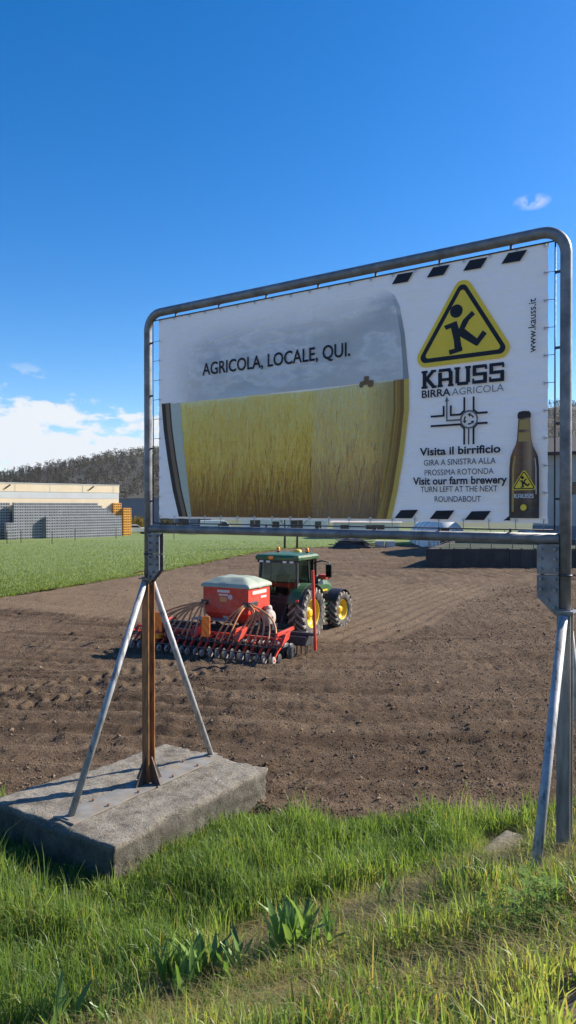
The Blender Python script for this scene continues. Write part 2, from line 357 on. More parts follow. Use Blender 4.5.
# beyond the boundary the young crop takes over: drop those faces
def crop_line(y):   # x of the soil/crop boundary at depth y
    return np.interp(y, [5, 20, 35.6, 47, 60, 70, 76, 80, 83, 90, 100], [-26, -20.4, -14.2, -9.7, -5.9, -3.0, 0.5, 6.0, 13.0, 26, 45])
cx = GX.ravel()[F[:, 0]]; cy = GY.ravel()[F[:, 0]]
F = F[cx > crop_line(cy) - 0.6]
me = np_mesh('soil_field', np.stack([GX.ravel(), GY.ravel(), Z.ravel()], 1), F, M['soil'], True, {'dry': DRY.ravel(), 'moist_lug_shade': (moisture_and_lug_shade(GX, GY)*(1-0.75*np.clip(DRY-0.45*0, 0, 1)*(track(GX, GY)[0] < 0.2))).ravel()})
tag(link('soil_field', me), 'freshly tilled brown soil field with drill rows and tyre tracks', 'field', kind='structure')
# clods
N = 150000
u = rng.random(N); cyy = 9.9 + (42-9.9)*u**1.75; cxx = (rng.random(N)-0.5)*(cyy*0.9+4)
patch = vnoise(cxx, cyy, 1.6, 21); keep = (track(cxx, cyy)[0] < 0.3) & (cyy > edge_y(cxx)+0.05) & (rng.random(N) < 0.62+0.45*patch); cxx, cyy = cxx[keep], cyy[keep]; n = len(cxx)
zz, dr = soil_z(cxx, cyy); sz = 0.006 + 0.012*rng.random(n)**2.2 + 0.035*(rng.random(n) < 0.015)*rng.random(n)
sz *= (0.75 + cyy*0.022)*np.where(dr > 0.4, 0.75, 1.0); k3 = (dr < 0.4) | (rng.random(n) < 0.45); cxx, cyy, zz, sz = cxx[k3], cyy[k3], zz[k3], sz[k3]; n = len(cxx)
octv = np.array([(1,0,0),(-1,0,0),(0,1,0),(0,-1,0),(0,0,1),(0,0,-1)], float)
octf = np.array([(0,2,4),(2,1,4),(1,3,4),(3,0,4),(2,0,5),(1,2,5),(3,1,5),(0,3,5)])
an = rng.random(n)*6.28; V = octv[None]*(0.6+0.8*rng.random((n, 6, 1))) + rng.normal(0, 0.22, (n, 6, 3))
V *= sz[:, None, None]*np.array([1.15, 1.15, 0.8]); ca, sa = np.cos(an)[:, None], np.sin(an)[:, None]
V = np.stack([V[..., 0]*ca - V[..., 1]*sa + cxx[:, None], V[..., 0]*sa + V[..., 1]*ca + cyy[:, None], V[..., 2] + (zz + sz*0.35)[:, None]], -1)
FF = (octf[None] + (np.arange(n)*6)[:, None, None]).reshape(-1, 3)
tone = np.repeat(np.clip(rng.random(n)*0.9+0.25-0.6*moisture_and_lug_shade(cxx, cyy), 0, 1), 6)
tag(link('soil_clods', np_mesh('soil_clods', V.reshape(-1, 3), FF, M['clod'], False, {'tone': tone})), 'loose crumbly brown clods strewn over the tilled field', 'soil', kind='stuff')

# young crop sheet
xs = np.arange(-70, 62, 0.5); ys = np.arange(4, 150, 0.5); GX, GY = np.meshgrid(xs, ys)
Z = 0.07 + 0.03*vnoise(GX, GY, 1.3, 31) + 0.05*vnoise(GX, GY, 7, 32)
nx, ny = len(xs), len(ys); ii = (np.arange(ny-1)[:, None]*nx + np.arange(nx-1)[None, :]).ravel(); F = np.stack([ii, ii+1, ii+nx+1, ii+nx], 1)
cx = GX.ravel()[F[:, 0]]; cy = GY.ravel()[F[:, 0]]; F = F[(cx < crop_line(cy) + 0.35*vnoise(cx, cy, 1.2, 33)) & (cx < 40)]
tag(link('crop_field', np_mesh('crop_field', np.stack([GX.ravel(), GY.ravel(), Z.ravel()], 1), F, M['crop'], True)), 'strip of short green young crop beyond the brown soil', 'field', kind='structure')

def blades(x, y, z, h, w, tone, bend, az, segs=3, spread=0.55):
    """curved tapering blades -> verts, quads (tip edge collapsed to a narrow end)"""
    n = len(x); dx, dy = np.cos(az), np.sin(az); px, py = -dy, dx
    tw = rng.random(n)*np.pi; qx, qy = np.cos(tw), np.sin(tw)
    L = []
    for k in range(segs+1):
        f = k/segs; hz = z + h*np.sin(f*1.25)/np.sin(1.25)*(1-0.25*bend*f*f); off = h*bend*f*f*spread*1.6
        ww = w*(1-f**1.8)*0.5 + w*0.04
        for s in (-1, 1): L.append(np.stack([x + dx*off + s*qx*ww, y + dy*off + s*qy*ww, hz], 1))
    V = np.stack(L, 1).reshape(-1, 3); nb = 2*(segs+1); b = (np.arange(n)*nb)[:, None]
    F = np.concatenate([b + np.array([[2*k, 2*k+1, 2*k+3, 2*k+2]]) for k in range(segs)], 0)
    return V, F, np.repeat(tone, nb)
# crop blades, thinning with distance
N = 60000
cyy = 30 + 62*rng.random(N)**1.2; lim = crop_line(cyy); cxx = lim + 0.5 - (rng.random(N)**1.4)*np.clip(lim + cyy*0.48 + 2, 3, 60)
z0 = 0.07 + 0.03*vnoise(cxx, cyy, 1.3, 31) + 0.05*vnoise(cxx, cyy, 7, 32)
V, F, T = blades(cxx, cyy, z0-0.03, 0.10+0.10*rng.random(N), 0.02+0.02*rng.random(N), rng.random(N), 0.3+0.7*rng.random(N), rng.random(N)*6.28, 2)
tag(link('crop_blades', np_mesh('crop_blades', V, F, M['crop_blade'], True, {'tone': T})), 'short green blades of the young crop', 'crop', kind='stuff')

# spots of the broad-leaved plants
docks = [((-0.66, 5.72), 1.0, 13, 'clump of upright broad pointed leaves left of centre in the grass'),
         ((-0.42, 5.55), 0.85, 9, 'low broad leaf clump just right of the leftmost centre clump'),
         ((0.02, 5.72), 1.05, 14, 'broad glossy leaf clump with pale shiny leaf in the middle of the bank'),
         ((0.30, 5.62), 0.7, 7, 'small broad leaf clump on the right of the middle clump'),
         ((-1.72, 5.30), 0.85, 8, 'broad leaf clump at the bottom left edge of the picture'),
         ((-1.28, 5.16), 0.6, 5, 'little broad leaf plant between bare patch and left clump'),
         ((-0.95, 5.85), 0.9, 11, 'upright broad leaf clump furthest left of the centre group'),
         ((-0.78, 5.45), 0.8, 9, 'broad leaf clump in front of the centre group'),
         ((0.12, 5.98), 0.85, 10, 'broad leaf clump right behind the pale shiny one'),
         ((-0.15, 5.78), 0.75, 8, 'broad leaf clump left of the pale shiny one'),
         ((0.95, 6.9), 0.65, 6, 'few broad leaves beside the dark gap in the taller grass')]
DOCK_SPOTS = docks
# grassy bank
xs = np.arange(-16, 16.01, 0.1); ys = np.arange(-7, 11.6, 0.1); GX, GY = np.meshgrid(xs, ys)
def bank_z(x, y):
    return -0.24*np.exp(-(((x-2.6)/0.55)**2+((y-8.75)/0.6)**2)) + bank_h(x, y) + 0.05*vnoise(x, y, 0.9, 41) + 0.025*vnoise(x, y, 0.25, 42) - 0.30*sstep(-0.25, 0.45, y-edge_y(x))
Z = bank_z(GX, GY); nx, ny = len(xs), len(ys); ii = (np.arange(ny-1)[:, None]*nx + np.arange(nx-1)[None, :]).ravel()
F = np.stack([ii, ii+1, ii+nx+1, ii+nx], 1)
tag(link('grass_bank', np_mesh('grass_bank', np.stack([GX.ravel(), GY.ravel(), Z.ravel()], 1), F, M['bank'], True)), 'grassy bank sloping down from the roadside to the field', 'bank', kind='structure')
LP = (-2.031, 10.46); RP = (2.775, 7.20)
def in_block(x, y, p, m=0.0):
    rx, ry = x-p[0], y-p[1]; a = rx*BX + ry*BY; b = -rx*BY + ry*BX
    return (a > -1.40-m + 0.35*np.clip((b+1.65)/3.1, 0, 1)) & (a < 1.06+m) & (b > -1.65-m) & (b < 1.46+m)
def dryzone(x, y):   # nearer/right part of the bank: short, thin, yellowed sward
    k = 0.28*x - 0.40*y + 3.17
    return sstep(0.05, 0.75, k + 0.35*vnoise(x, y, 1.1, 51))
def bare(x, y): return sstep(0.12, 0.5, vnoise(x, y, 0.55, 52) + 0.5*vnoise(x, y, 0.22, 53)) 
N = 250000
gx = (rng.random(N)-0.5)*13.6; gy = 2.6 + 8.6*rng.random(N)
dz = dryzone(gx, gy); br = bare(gx, gy)
p = (1-0.46*dz)*(1-0.92*br*dz)*(0.55+0.45*sstep(-0.5, 0.3, vnoise(gx, gy, 0.35, 54)))
p *= (np.abs(gx) < gy*0.43+1.6)
keep = (rng.random(N) < p) & (gy < edge_y(gx)+0.05+0.55*rng.random(N)**4+0.35*vnoise(gx, gy, 0.4, 58)) & ~in_block(gx, gy, LP, 0.01) & ~(in_block(gx, gy, RP, 0.0) & (bank_z(gx, gy) < 0.47))
gx, gy, dz, br = gx[keep], gy[keep], dz[keep], br[keep]; n = len(gx)
tuft = 0.5 + 0.5*vnoise(gx, gy, 0.45, 55)
hh = (0.20 + 0.22*rng.random(n))*(0.60+0.8*tuft)*(1-0.46*dz)*(1-0.45*br*dz)
hh *= np.where(rng.random(n) < 0.05, 1.6, 1.0)*(1+0.45*np.maximum(0, vnoise(gx, gy, 0.28, 57)))
hh *= 1+0.4*np.exp(-((gx-2.3)/0.7)**2-((gy-5.6)/0.9)**2)
hh *= 1-0.75*np.exp(-((gx-0.300*gy)/0.22)**4)*sstep(6.3, 7.0, gy)*(gy < 9.3)
for (dx_, dy_), q_, _, _ in DOCK_SPOTS: hh *= 1-0.55*np.exp(-(((gx-dx_)/0.20)**2+((gy-dy_+0.12)/0.24)**2))
hh *= 1-0.42*in_block(gx, gy, LP, 0.65)
hh *= 1-0.35*sstep(-0.5, 0.1, gy-edge_y(gx))
tn = np.clip(0.18 + 0.34*rng.random(n) + 0.20*tuft + 0.22*vnoise(gx, gy, 0.8, 59) + 0.30*dz*rng.random(n), 0.19, 1)
tn = np.where(rng.random(n) < 0.04+0.16*dz, 0.14*rng.random(n), tn)
V, F, T = blades(gx, gy, bank_z(gx, gy)-0.02, hh, 0.007+0.008*rng.random(n), tn, 0.10+0.75*rng.random(n)**1.8, 3.6+rng.normal(0, 1.9, n), 3)
tag(link('meadow_grass', np_mesh('meadow_grass', V, F, M['grass'], True, {'tone': T})), 'tall fresh green grass covering the bank', 'grass', kind='stuff')
# dry thatch lying between the blades
N = 60000
gx = (rng.random(N)-0.5)*9; gy = 3.6 + 6.6*rng.random(N); dz = dryzone(gx, gy)
keep = (rng.random(N) < 0.1+0.9*dz) & ~in_block(gx, gy, LP, 0.02) & (gy < edge_y(gx)); gx, gy = gx[keep], gy[keep]; n = len(gx)
V, F, T = blades(gx, gy, bank_z(gx, gy)-0.005, 0.06+0.07*rng.random(n), 0.004+0.004*rng.random(n), np.where(rng.random(n) < 0.2, 0.25+0.5*rng.random(n), 0.15*rng.random(n)), 1.3+1.5*rng.random(n), rng.random(n)*6.28, 2, 1.1)
tag(link('dry_thatch', np_mesh('dry_thatch', V, F, M['grass'], True, {'tone': T})), 'dead straw coloured grass lying on the bank', 'grass', kind='stuff')

# broad-leaved plants on the bank
def leaf_mesh(L, W, curl, wav=0.0):
    m = MB(); n = 7; v = []
    for i in range(n+1):
        f = i/n; w = W*math.sin(math.pi*min(1, f*0.96+0.03))**0.75*(0.55+0.6*f if f < 0.6 else 1.25-0.55*f)
        yb = L*(f - 0.22*curl*f*f); zb = L*(math.sin(f*1.5)*0.16 - curl*f*f*0.5); k = wav*math.sin(f*17)
        v += [(-w/2, yb, zb+0.18*w+k), (0, yb, zb), (w/2, yb, zb+0.18*w-k)]
    f = []
    for i in range(n):
        a = 3*i; f += [(a, a+1, a+4, a+3), (a+1, a+2, a+5, a+4)]
    m.add(v, f, True); return m.mesh('leaf', M['dock'], fix=False)
LEAF = [leaf_mesh(0.30, 0.042, 0.15, 0.004), leaf_mesh(0.36, 0.046, 0.3, 0.005), leaf_mesh(0.25, 0.040, 0.05, 0.003), leaf_mesh(0.40, 0.042, 0.4, 0.004)]
for (x, y), sc_, nl, lab in docks:
    z = float(bank_z(np.array([x]), np.array([y]))[0]) - 0.01
    root = empty('broad_leaved_plant', (x, y, z)); tag(root, lab, 'plant', 'broad leaved plants on the bank')
    for i in range(int(nl*1.6)):
        a = i*2.4 + random.uniform(-0.3, 0.3); tilt = random.uniform(0.75, 1.5); s_ = 1.25*sc_*random.uniform(0.8, 1.25)
        o = link('leaf', random.choice(LEAF), root, ((0.03+0.05*(i % 3))*math.cos(a*1.7), (0.03+0.05*(i % 3))*math.sin(a*1.7), 0)); o.rotation_euler = (Matrix.Rotation(a, 3, 'Z') @ Matrix.Rotation(tilt, 3, 'X') @ Matrix.Rotation(random.uniform(-0.5, 0.5), 3, 'Y')).to_euler(); o.scale = (s_*1.1, s_, s_)
hm = MB()
for i in range(6):
    a = i*math.pi/3; c_, s_ = math.cos(a), math.sin(a)
    hm.add([(0.006*c_, 0.006*s_, 0), (0.03*c_-0.011*s_, 0.03*s_+0.011*c_, 0.012), (0.062*c_, 0.062*s_, 0.004), (0.03*c_+0.011*s_, 0.03*s_-0.011*c_, 0.012)], [(0, 1, 2, 3)], True)
herb_whorl = hm.mesh('leaf_whorl', M['herb'], fix=False)
for (x, y), hgt, ns, lab in [((1.62, 4.66), 0.34, 13, 'leafy pale green herb at the lower right of the bank'), ((1.86, 4.95), 0.30, 10, 'leafy herb half cut by the right picture edge'), ((1.42, 4.95), 0.24, 8, 'smaller leafy herb behind the pale green one at lower right')]:
    z = float(bank_z(np.array([x]), np.array([y]))[0])
    root = empty('leafy_herb', (x, y, z)); tag(root, lab, 'plant', 'leafy herbs on the bank')
    st = MB(); tops = []
    for i in range(ns):
        a = i*2.4; r_ = 0.17*math.sqrt(i/ns); tip = Vector((r_*1.4*math.cos(a), r_*1.4*math.sin(a), hgt*random.uniform(0.6, 1.0)))
        st.tube([(r_*0.6*math.cos(a), r_*0.6*math.sin(a), -0.02), tip*0.6 + Vector((0, 0, 0.03)), tip], 0.0022, 4); tops.append(tip)
    st.build('stems', M['herb'], root, fix=False)
    for tip in tops:
        for q in range(4):
            p_ = Vector((tip.x*(0.75+0.08*q), tip.y*(0.75+0.08*q), tip.z*(0.40+0.2*q)))
            o = link('leaf_whorl', herb_whorl, root, p_); s_ = random.uniform(0.6, 1.0); o.scale = (s_, s_, s_); o.rotation_euler = (random.uniform(-0.5, 0.5), random.uniform(-0.5, 0.5), random.random()*6)
# ------------------------------------------------------------------ concrete footings
FR = R(-34.15)
def footing(loc, label, cut=False):
    bm = bmesh.new(); x0, x1, y0, y1, z0, z1 = -1.05, 1.06, -1.65, 1.46, -0.35, 0.45
    nxx, nyy, nzz = 42, 62, 16
    g = {}
    def vert(i, j, k):
        if (i, j, k) not in g:
            xl = x0 - 0.36*(1-j/nyy); p = [xl+(x1-xl)*i/nxx, y0+(y1-y0)*j/nyy, z0+(z1-z0)*k/nzz]
            ex = min(i, nxx-i)*0.05; ey = min(j, nyy-j)*0.05; ez = (nzz-k)*0.05
            e2 = sorted((ex, ey, ez))[1]
            ch = 0.5+0.5*float(vnoise(np.array([p[0]*1.0+p[2]]), np.array([p[1]]), 0.22, 61)[0]); ch2 = max(0, float(vnoise(np.array([p[0]+loc[0]]), np.array([p[1]+p[2]]), 0.5, 62)[0])-0.1)
            r = 0.005 + 0.018*ch + 0.22*max(0, ch2-0.22)
            if e2 < r:
                d = (r-e2)*0.8
                if ex < r: p[0] += d*(1 if i < nxx/2 else -1)
                if ey < r: p[1] += d*(1 if j < nyy/2 else -1)
                if ez < r: p[2] -= d
            nn = lambda s_, q: float(vnoise(np.array([p[0]*1.3+p[2]*2.1]), np.array([p[1]*1.1-p[2]*1.7]), q, s_)[0])
            a = 0.007*nn(63, 0.3)+0.016*nn(64, 0.10)
            if k == nzz: p[2] += a
            if i in (0, nxx): p[0] += a*1.5
            if j in (0, nyy): p[1] += a*1.5
            g[(i, j, k)] = bm.verts.new(p)
        return g[(i, j, k)]
    for i in range(nxx):
        for j in range(nyy): bm.faces.new([vert(i, j, nzz), vert(i+1, j, nzz), vert(i+1, j+1, nzz), vert(i, j+1, nzz)])
    for k in range(nzz):
        for i in range(nxx):
            bm.faces.new([vert(i, 0, k), vert(i+1, 0, k), vert(i+1, 0, k+1), vert(i, 0, k+1)]); bm.faces.new([vert(i+1, nyy, k), vert(i, nyy, k), vert(i, nyy, k+1), vert(i+1, nyy, k+1)])
        for j in range(nyy):
            bm.faces.new([vert(0, j+1, k), vert(0, j, k), vert(0, j, k+1), vert(0, j+1, k+1)]); bm.faces.new([vert(nxx, j, k), vert(nxx, j+1, k), vert(nxx, j+1, k+1), vert(nxx, j, k+1)])
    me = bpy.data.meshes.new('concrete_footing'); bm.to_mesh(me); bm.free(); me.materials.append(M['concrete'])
    me.polygons.foreach_set('use_smooth', [True]*len(me.polygons))
    o = link('concrete_footing', me, None, (*loc, 0), (0, 0, FR)); tag(o, label, 'concrete block', 'footings of the billboard'); return o
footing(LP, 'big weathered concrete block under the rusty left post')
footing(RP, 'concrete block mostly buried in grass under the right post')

# ------------------------------------------------------------------ billboard frame
W = 5.807; ZB, ZT = 4.17, 7.27; PR = 0.057
fr = empty('billboard_frame', (*LP, 0), FR)
tag(fr, 'tall galvanised tube frame on two braced posts holding the banner', 'billboard frame')
def arc(cx, cz, r, a0, a1, n=8): return [(cx+r*math.cos(a0+(a1-a0)*i/n), 0, cz+r*math.sin(a0+(a1-a0)*i/n)) for i in range(n+1)]
RC = 0.24
path = [(0, 0, 3.46), (0, 0, 5.0), (0, 0, ZT-RC-0.02)] + arc(RC, ZT-RC, RC, math.pi, math.pi/2) + [(1.5, 0, ZT), (3, 0, ZT), (4.5, 0, ZT)] + arc(W-RC, ZT-RC, RC, math.pi/2, 0) + [(W, 0, ZT-RC-0.02), (W, 0, 5.0), (W, 0, 3.46)]
MB().tube(path, PR, 20).build('tube_frame', M['galv'], fr)
MB().cyl((PR*0.9, 0, ZB), (W-PR*0.9, 0, ZB), 0.055, n=20).build('bottom_tube', M['galv'], fr)
# thin lacing rod inside the tube frame, with welded tabs
ro = 0.105
rod = MB()
rr = [(ro, 0, ZB+0.085), (ro, 0, ZT-ro), (W-ro, 0, ZT-ro), (W-ro, 0, ZB+0.085), (ro, 0, ZB+0.085)]
for p_, q_ in zip(rr[:-1], rr[1:]): rod.cyl(p_, q_, 0.008, n=8)
rod.build('lacing_rod', M['dark_steel'], fr)
tabm = MB().box(-0.012, 0.012, -0.01, 0.01, -0.012, 0.012).mesh('rod_tab', M['dark_steel'])
for i in range(7):
    x = 0.55 + i*(W-1.1)/6
    for z, h in ((ZT-0.08, 1), (ZB+0.07, 1)): link('rod_tab', tabm, fr, (x, 0, z)).scale = (1, 1, 2.0)
for i in range(4):
    z = ZB+0.4+i*0.76
    for x in (0.08, W-0.08): link('rod_tab', tabm, fr, (x, 0, z)).scale = (2.0, 1, 1)
for k, (x, sg, pm) in enumerate(((0.0, 1, M['rust']), (W, -1, M['post']))):
    # seam collar where the tube is bolted on
    MB().cyl((x, 0, 3.795), (x, 0, 3.815), PR+0.012, n=20).build('collar', M['dark_steel'], fr)
    # H-section post
    h = 0.065; z0, z1 = 0.47, 3.47
    m = MB(); m.box(x-h, x+h, -h, -h+0.014, z0, z1); m.box(x-h, x+h, h-0.014, h, z0, z1); m.box(x-0.006, x+0.006, -h+0.014, h-0.014, z0, z1)
    m.build('post', pm, fr)
    MB().box(x-0.10, x+0.10, -0.10, 0.10, 3.44, 3.458).build('head_plate', M['galv'], fr)
    # bolted gusset plates in the plane of the board
    a, b = 0.050, 0.265
    up = [(x+sg*a, 3.815), (x+sg*b, 3.815), (x+sg*b, 4.105), (x+sg*a, 4.105)]
    dn = [(x+sg*a, 3.40), (x+sg*(a+0.03), 3.40), (x+sg*b, 3.58), (x+sg*b, 3.800), (x+sg*a, 3.800)]
    for y0 in (-0.052, 0.036):
        MB().prism(up, y0, y0+0.016).build('gusset_plate', M['galv'], fr)
        MB().prism(dn, y0, y0+0.016).build('gusset_plate', M['galv'], fr)
    MB().box(min(x+sg*(b-0.035), x+sg*(b-0.055)), max(x+sg*(b-0.035), x+sg*(b-0.055)), -0.035, 0.035, 3.62, 4.10).build('web_bar', M['dark_steel'], fr)
    bolt = MB().cyl((0, -0.022, 0), (0, 0.008, 0), 0.016, n=6, smooth=False).cyl((0, -0.034, 0), (0, -0.022, 0), 0.009, n=8).mesh('bolt', M['zinc'])
    pts = [(0.085, z) for z in (4.07, 3.97, 3.865, 3.765, 3.66)] + [(0.222, z) for z in (4.07, 3.97, 3.865, 3.765, 3.66)] + [(0.155, 3.55), (0.090, 3.485)]
    for bx_, bz in pts:
        link('bolt', bolt, fr, (x+sg*bx_, -0.060, bz)); link('bolt', bolt, fr, (x+sg*bx_, 0.060, bz), (0, 0, math.pi))
    # struts and base
    for s_ in (-1, 1):
        MB().tube([(x, s_*0.075, 3.40), (x, s_*1.40, 0.475)], 0.046, 14).build('strut', M['strut'], fr)
        MB().box(x-0.07, x+0.07, s_*1.40-0.09, s_*1.40+0.09, 0.475, 0.487).build('foot_plate', M['plate'], fr)
    MB().box(x-0.20, x+0.20, -1.52, 1.45, 0.452, 0.473).build('base_plate', M['plate'], fr, bevel=0.004)
    g = MB()
    for s_ in (-1, 1): g.prism([(s_*(h+0.002), 0.475), (s_*(h+0.20), 0.475), (s_*(h+0.002), 0.86)], x-0.008, x+0.008, 'x')
    g.build('foot_gusset', M['gusset'], fr)
    g = MB()
    for s_ in (-1, 1): g.prism([(x+s_*(h+0.002), 0.475), (x+s_*(h+0.18), 0.475), (x+s_*(h+0.002), 0.86)], -0.009, 0.009, 'y')
    g.build('foot_gusset', M['gusset'], fr)
    nut = MB().cyl((0, 0, 0), (0, 0, 0.03), 0.018, n=6, smooth=False).mesh('anchor_nut', M['rust'])
    for dx_ in (-0.15, 0.15):
        for dy_ in (-0.9, -0.35, 0.35, 0.9): link('anchor_nut', nut, fr, (x+dx_, dy_, 0.473))

# ------------------------------------------------------------------ printed banner
BW, BH = 5.429, 2.852
def banner_xyz(u, v): return (0.204+u, 0.0, 4.32+v)
def print_bump(t):
    v = t.map((1.3, 1, 0.8)); a = t.noise(1.6, 3, 0.5, v); b = t.noise(7, 3, 0.5, t.map((0.5, 1, 2.2), rot=(0, R(25), 0)))
    t.bump(t.math('ADD', a, t.math('MULTIPLY', b, 0.25)), 0.6, 0.12)
def flatprint(name, c, rough=0.55, c2=None, axis=2, lo=0, hi=1):
    t = NT(name)
    if c2 is not None: t.set(Base_Color=t.mixc(t.rng(t.axis(axis), lo, hi, 0, 1), c, c2))
    else: t.set(Base_Color=t.mixc(t.rng(t.noise(3, 4), 0.3, 0.7, 0, 1), c, tuple(x*0.9 for x in c)))
    t.set(Roughness=rough, Specular_IOR_Level=0.3); print_bump(t); return t.m
t = NT('banner_vinyl'); a = t.noise(1.2, 5, 0.6)
t.set(Base_Color=t.mixc(t.rng(a, 0.3, 0.7, 0, 1), (0.84, 0.85, 0.88), (0.79, 0.80, 0.83)), Roughness=0.5, Specular_IOR_Level=0.3)
tr = t.n.new('ShaderNodeBsdfTranslucent'); tr.inputs[0].default_value = (0.55, 0.55, 0.56, 1)
mx = t.n.new('ShaderNodeMixShader'); mx.inputs[0].default_value = 0.06
t.l.new(t.b.outputs[0], mx.inputs[1]); t.l.new(tr.outputs[0], mx.inputs[2]); t.l.new(mx.outputs[0], t.n['Material Output'].inputs[0])
print_bump(t); M['vinyl'] = t.m
INK = (0.012, 0.013, 0.022)
M['ink'] = flatprint('dark_ink', INK, 0.5)
M['ink_grey'] = flatprint('grey_ink', (0.16, 0.165, 0.18), 0.5)
M['logo_yellow'] = flatprint('yellow_ink', (0.95, 0.66, 0.06), 0.5)
# sheet with slack puckers between the eyelets
ban_o = bpy.data.objects.new('printed_banner', None)
nu, nv = 190, 100; U, Vv = np.meshgrid(np.linspace(0, BW, nu), np.linspace(0, BH, nv))
ed = lambda d, q, per: np.exp(-d/0.07)*np.cos(q*2*np.pi/per)*0.010
Yd = ed(Vv, U, 0.2857) + ed(BH-Vv, U, 0.2857) + ed(U, Vv, 0.2852) + ed(BW-U, Vv, 0.2852)
dU = -0.005*(0.5-0.5*np.cos(Vv*2*np.pi/0.2852))*((U > BW-1e-4)*1.0 - (U < 1e-4)*1.0)
dV = -0.005*(0.5-0.5*np.cos(U*2*np.pi/0.2857))*((Vv > BH-1e-4)*1.0 - (Vv < 1e-4)*1.0)
vv = np.stack([(U+dU).ravel(), (np.abs(Yd)+0.006).ravel(), (Vv+dV).ravel()], 1)
ii = (np.arange(nv-1)[:, None]*nu + np.arange(nu-1)[None, :]).ravel()
me = np_mesh('printed_banner', vv, np.stack([ii, ii+1, ii+nu+1, ii+nu], 1), M['vinyl'], True)
bpy.data.objects.remove(ban_o)
ban = link('printed_banner', me, None, None, (0, 0, FR))
ban.location = (LP[0]+0.204*BX, LP[1]+0.204*BY, 4.32)
tag(ban, 'large white vinyl advertising banner with wheat filled beer glass and bottle', 'banner')
LY = [0.0015]
def layer():
    LY[0] += 0.00035; return -LY[0]
def ink(name, m, polys, label=None):
    mb = MB()
    for poly in polys:
        y = layer(); mb.add([(u, y, v) for u, v in poly], [tuple(range(len(poly)))])
    o = mb.build(name, m, ban, fix=False)
    if label: o['label'] = label
    return o
def circle(cu, cv, r, n=28, rx=1.0): return [(cu+r*rx*math.cos(2*math.pi*i/n), cv+r*math.sin(2*math.pi*i/n)) for i in range(n)]
def ring(name, m, outer, inner):
    y = layer(); n = len(outer); mb = MB(); mb.add([(u, y, v) for u, v in outer] + [(u, y, v) for u, v in inner], [(i, (i+1) % n, n+(i+1) % n, n+i) for i in range(n)])
    return mb.build(name, m, ban, fix=False)
def seg(p, q, w):
    p, q = Vector(p), Vector(q); d = (q-p).normalized(); nrm = Vector((-d.y, d.x))*w/2
    return [tuple(p-nrm), tuple(q-nrm), tuple(q+nrm), tuple(p+nrm)]
def round_tri(A, B, C, r, n=7):
    P = [Vector(A), Vector(B), Vector(C)]; out = []
    for i in range(3):
        p, a, b = P[i], P[i-1], P[(i+1) % 3]; d1, d2 = (a-p).normalized(), (b-p).normalized()
        half = d1.angle(d2)/2; tl = r/math.tan(half); c = p + (d1+d2).normalized()*r/math.sin(half)
        s0, s1 = (p+d1*tl)-c, (p+d2*tl)-c; a0 = math.atan2(s0.y, s0.x); a1 = math.atan2(s1.y, s1.x)
        while a1-a0 > math.pi: a1 -= 2*math.pi
        while a1-a0 < -math.pi: a1 += 2*math.pi
        out += [(c.x+r*math.cos(a0+(a1-a0)*k/n), c.y+r*math.sin(a0+(a1-a0)*k/n)) for k in range(n+1)]
    return out
def glyphs(body, off=0.0, space=1.0):
    cu = bpy.data.curves.new('t', 'FONT'); cu.body = body; cu.size = 1; cu.resolution_u = 4; cu.offset = off; cu.space_character = space
    ob = bpy.data.objects.new('t', cu); col.objects.link(ob); bpy.context.view_layer.update()
    dg = bpy.context.evaluated_depsgraph_get(); me = bpy.data.meshes.new_from_object(ob.evaluated_get(dg))
    v = [tuple(x.co)[:2] for x in me.vertices]; f = [tuple(p.vertices) for p in me.polygons]
    bpy.data.objects.remove(ob); bpy.data.curves.remove(cu); bpy.data.meshes.remove(me); return v, f
_capv, _ = glyphs('H'); CAP = max(y for _, y in _capv) - min(y for _, y in _capv)
def text(body, u0, u1, v0, cap, m, off=0.0, name='lettering', vertical=False, space=1.0):
    v, f = glyphs(body, off, space); x0 = min(x for x, _ in v); x1 = max(x for x, _ in v); y = layer()
    pts = []
    for px_, py_ in v:
        a = (px_-x0)/(x1-x0)*(u1-u0); b = py_/CAP*cap
        pts.append((u0+a, y, v0+b) if not vertical else (v0-b, y, u0+a))
    mb = MB(); mb.add(pts, f); return mb.build(name, m, ban, fix=False)
# --- the picture: a glass holding a wheat field
g_left = [(0.071, 1.64), (0.11, 1.265), (0.188, 0.834), (0.284, 0.406), (0.40, 0.03)]
g_left2 = [(0.232, 1.64), (0.262, 1.256), (0.335, 0.80), (0.425, 0.39), (0.53, 0.03)]
g_right = [(3.905, 1.62), (3.906, 1.267), (3.85, 0.83), (3.77, 0.37), (3.69, 0.03)]
g_right2 = [(3.70, 1.62), (3.705, 1.267), (3.66, 0.83), (3.60, 0.37), (3.545, 0.03)]
t = NT('print_sky'); v = t.map((0.8, 1, 1.9)); a = t.noise(1.5, 6, 0.6, v)
c = t.ramp(a, [(0.36, (0.50, 0.52, 0.54)), (0.48, (0.62, 0.64, 0.66)), (0.54, (0.95, 0.95, 0.95)), (0.60, (0.70, 0.71, 0.72))])
c = t.mixc(t.rng(t.axis(2), 1.6, 2.0, 0.45, 0.0), c, (0.74, 0.73, 0.68))
def soft(a_, b_, ax):
    n_ = t.n.new('ShaderNodeMapRange'); n_.interpolation_type = 'SMOOTHSTEP'; t.l.new(t.axis(ax), n_.inputs[0]); n_.inputs[1].default_value = a_; n_.inputs[2].default_value = b_; return n_.outputs[0]
lm = t.math('ADD', t.math('MULTIPLY', soft(0.12, 1.1, 0), soft(2.74, 2.05, 2)), t.math('MULTIPLY', soft(3.2, 3.75, 0), soft(2.70, 2.45, 2)), True)
t.set(Base_Color=t.mixc(0.35, c, (0.50, 0.52, 0.54)), Roughness=0.55); print_bump(t)
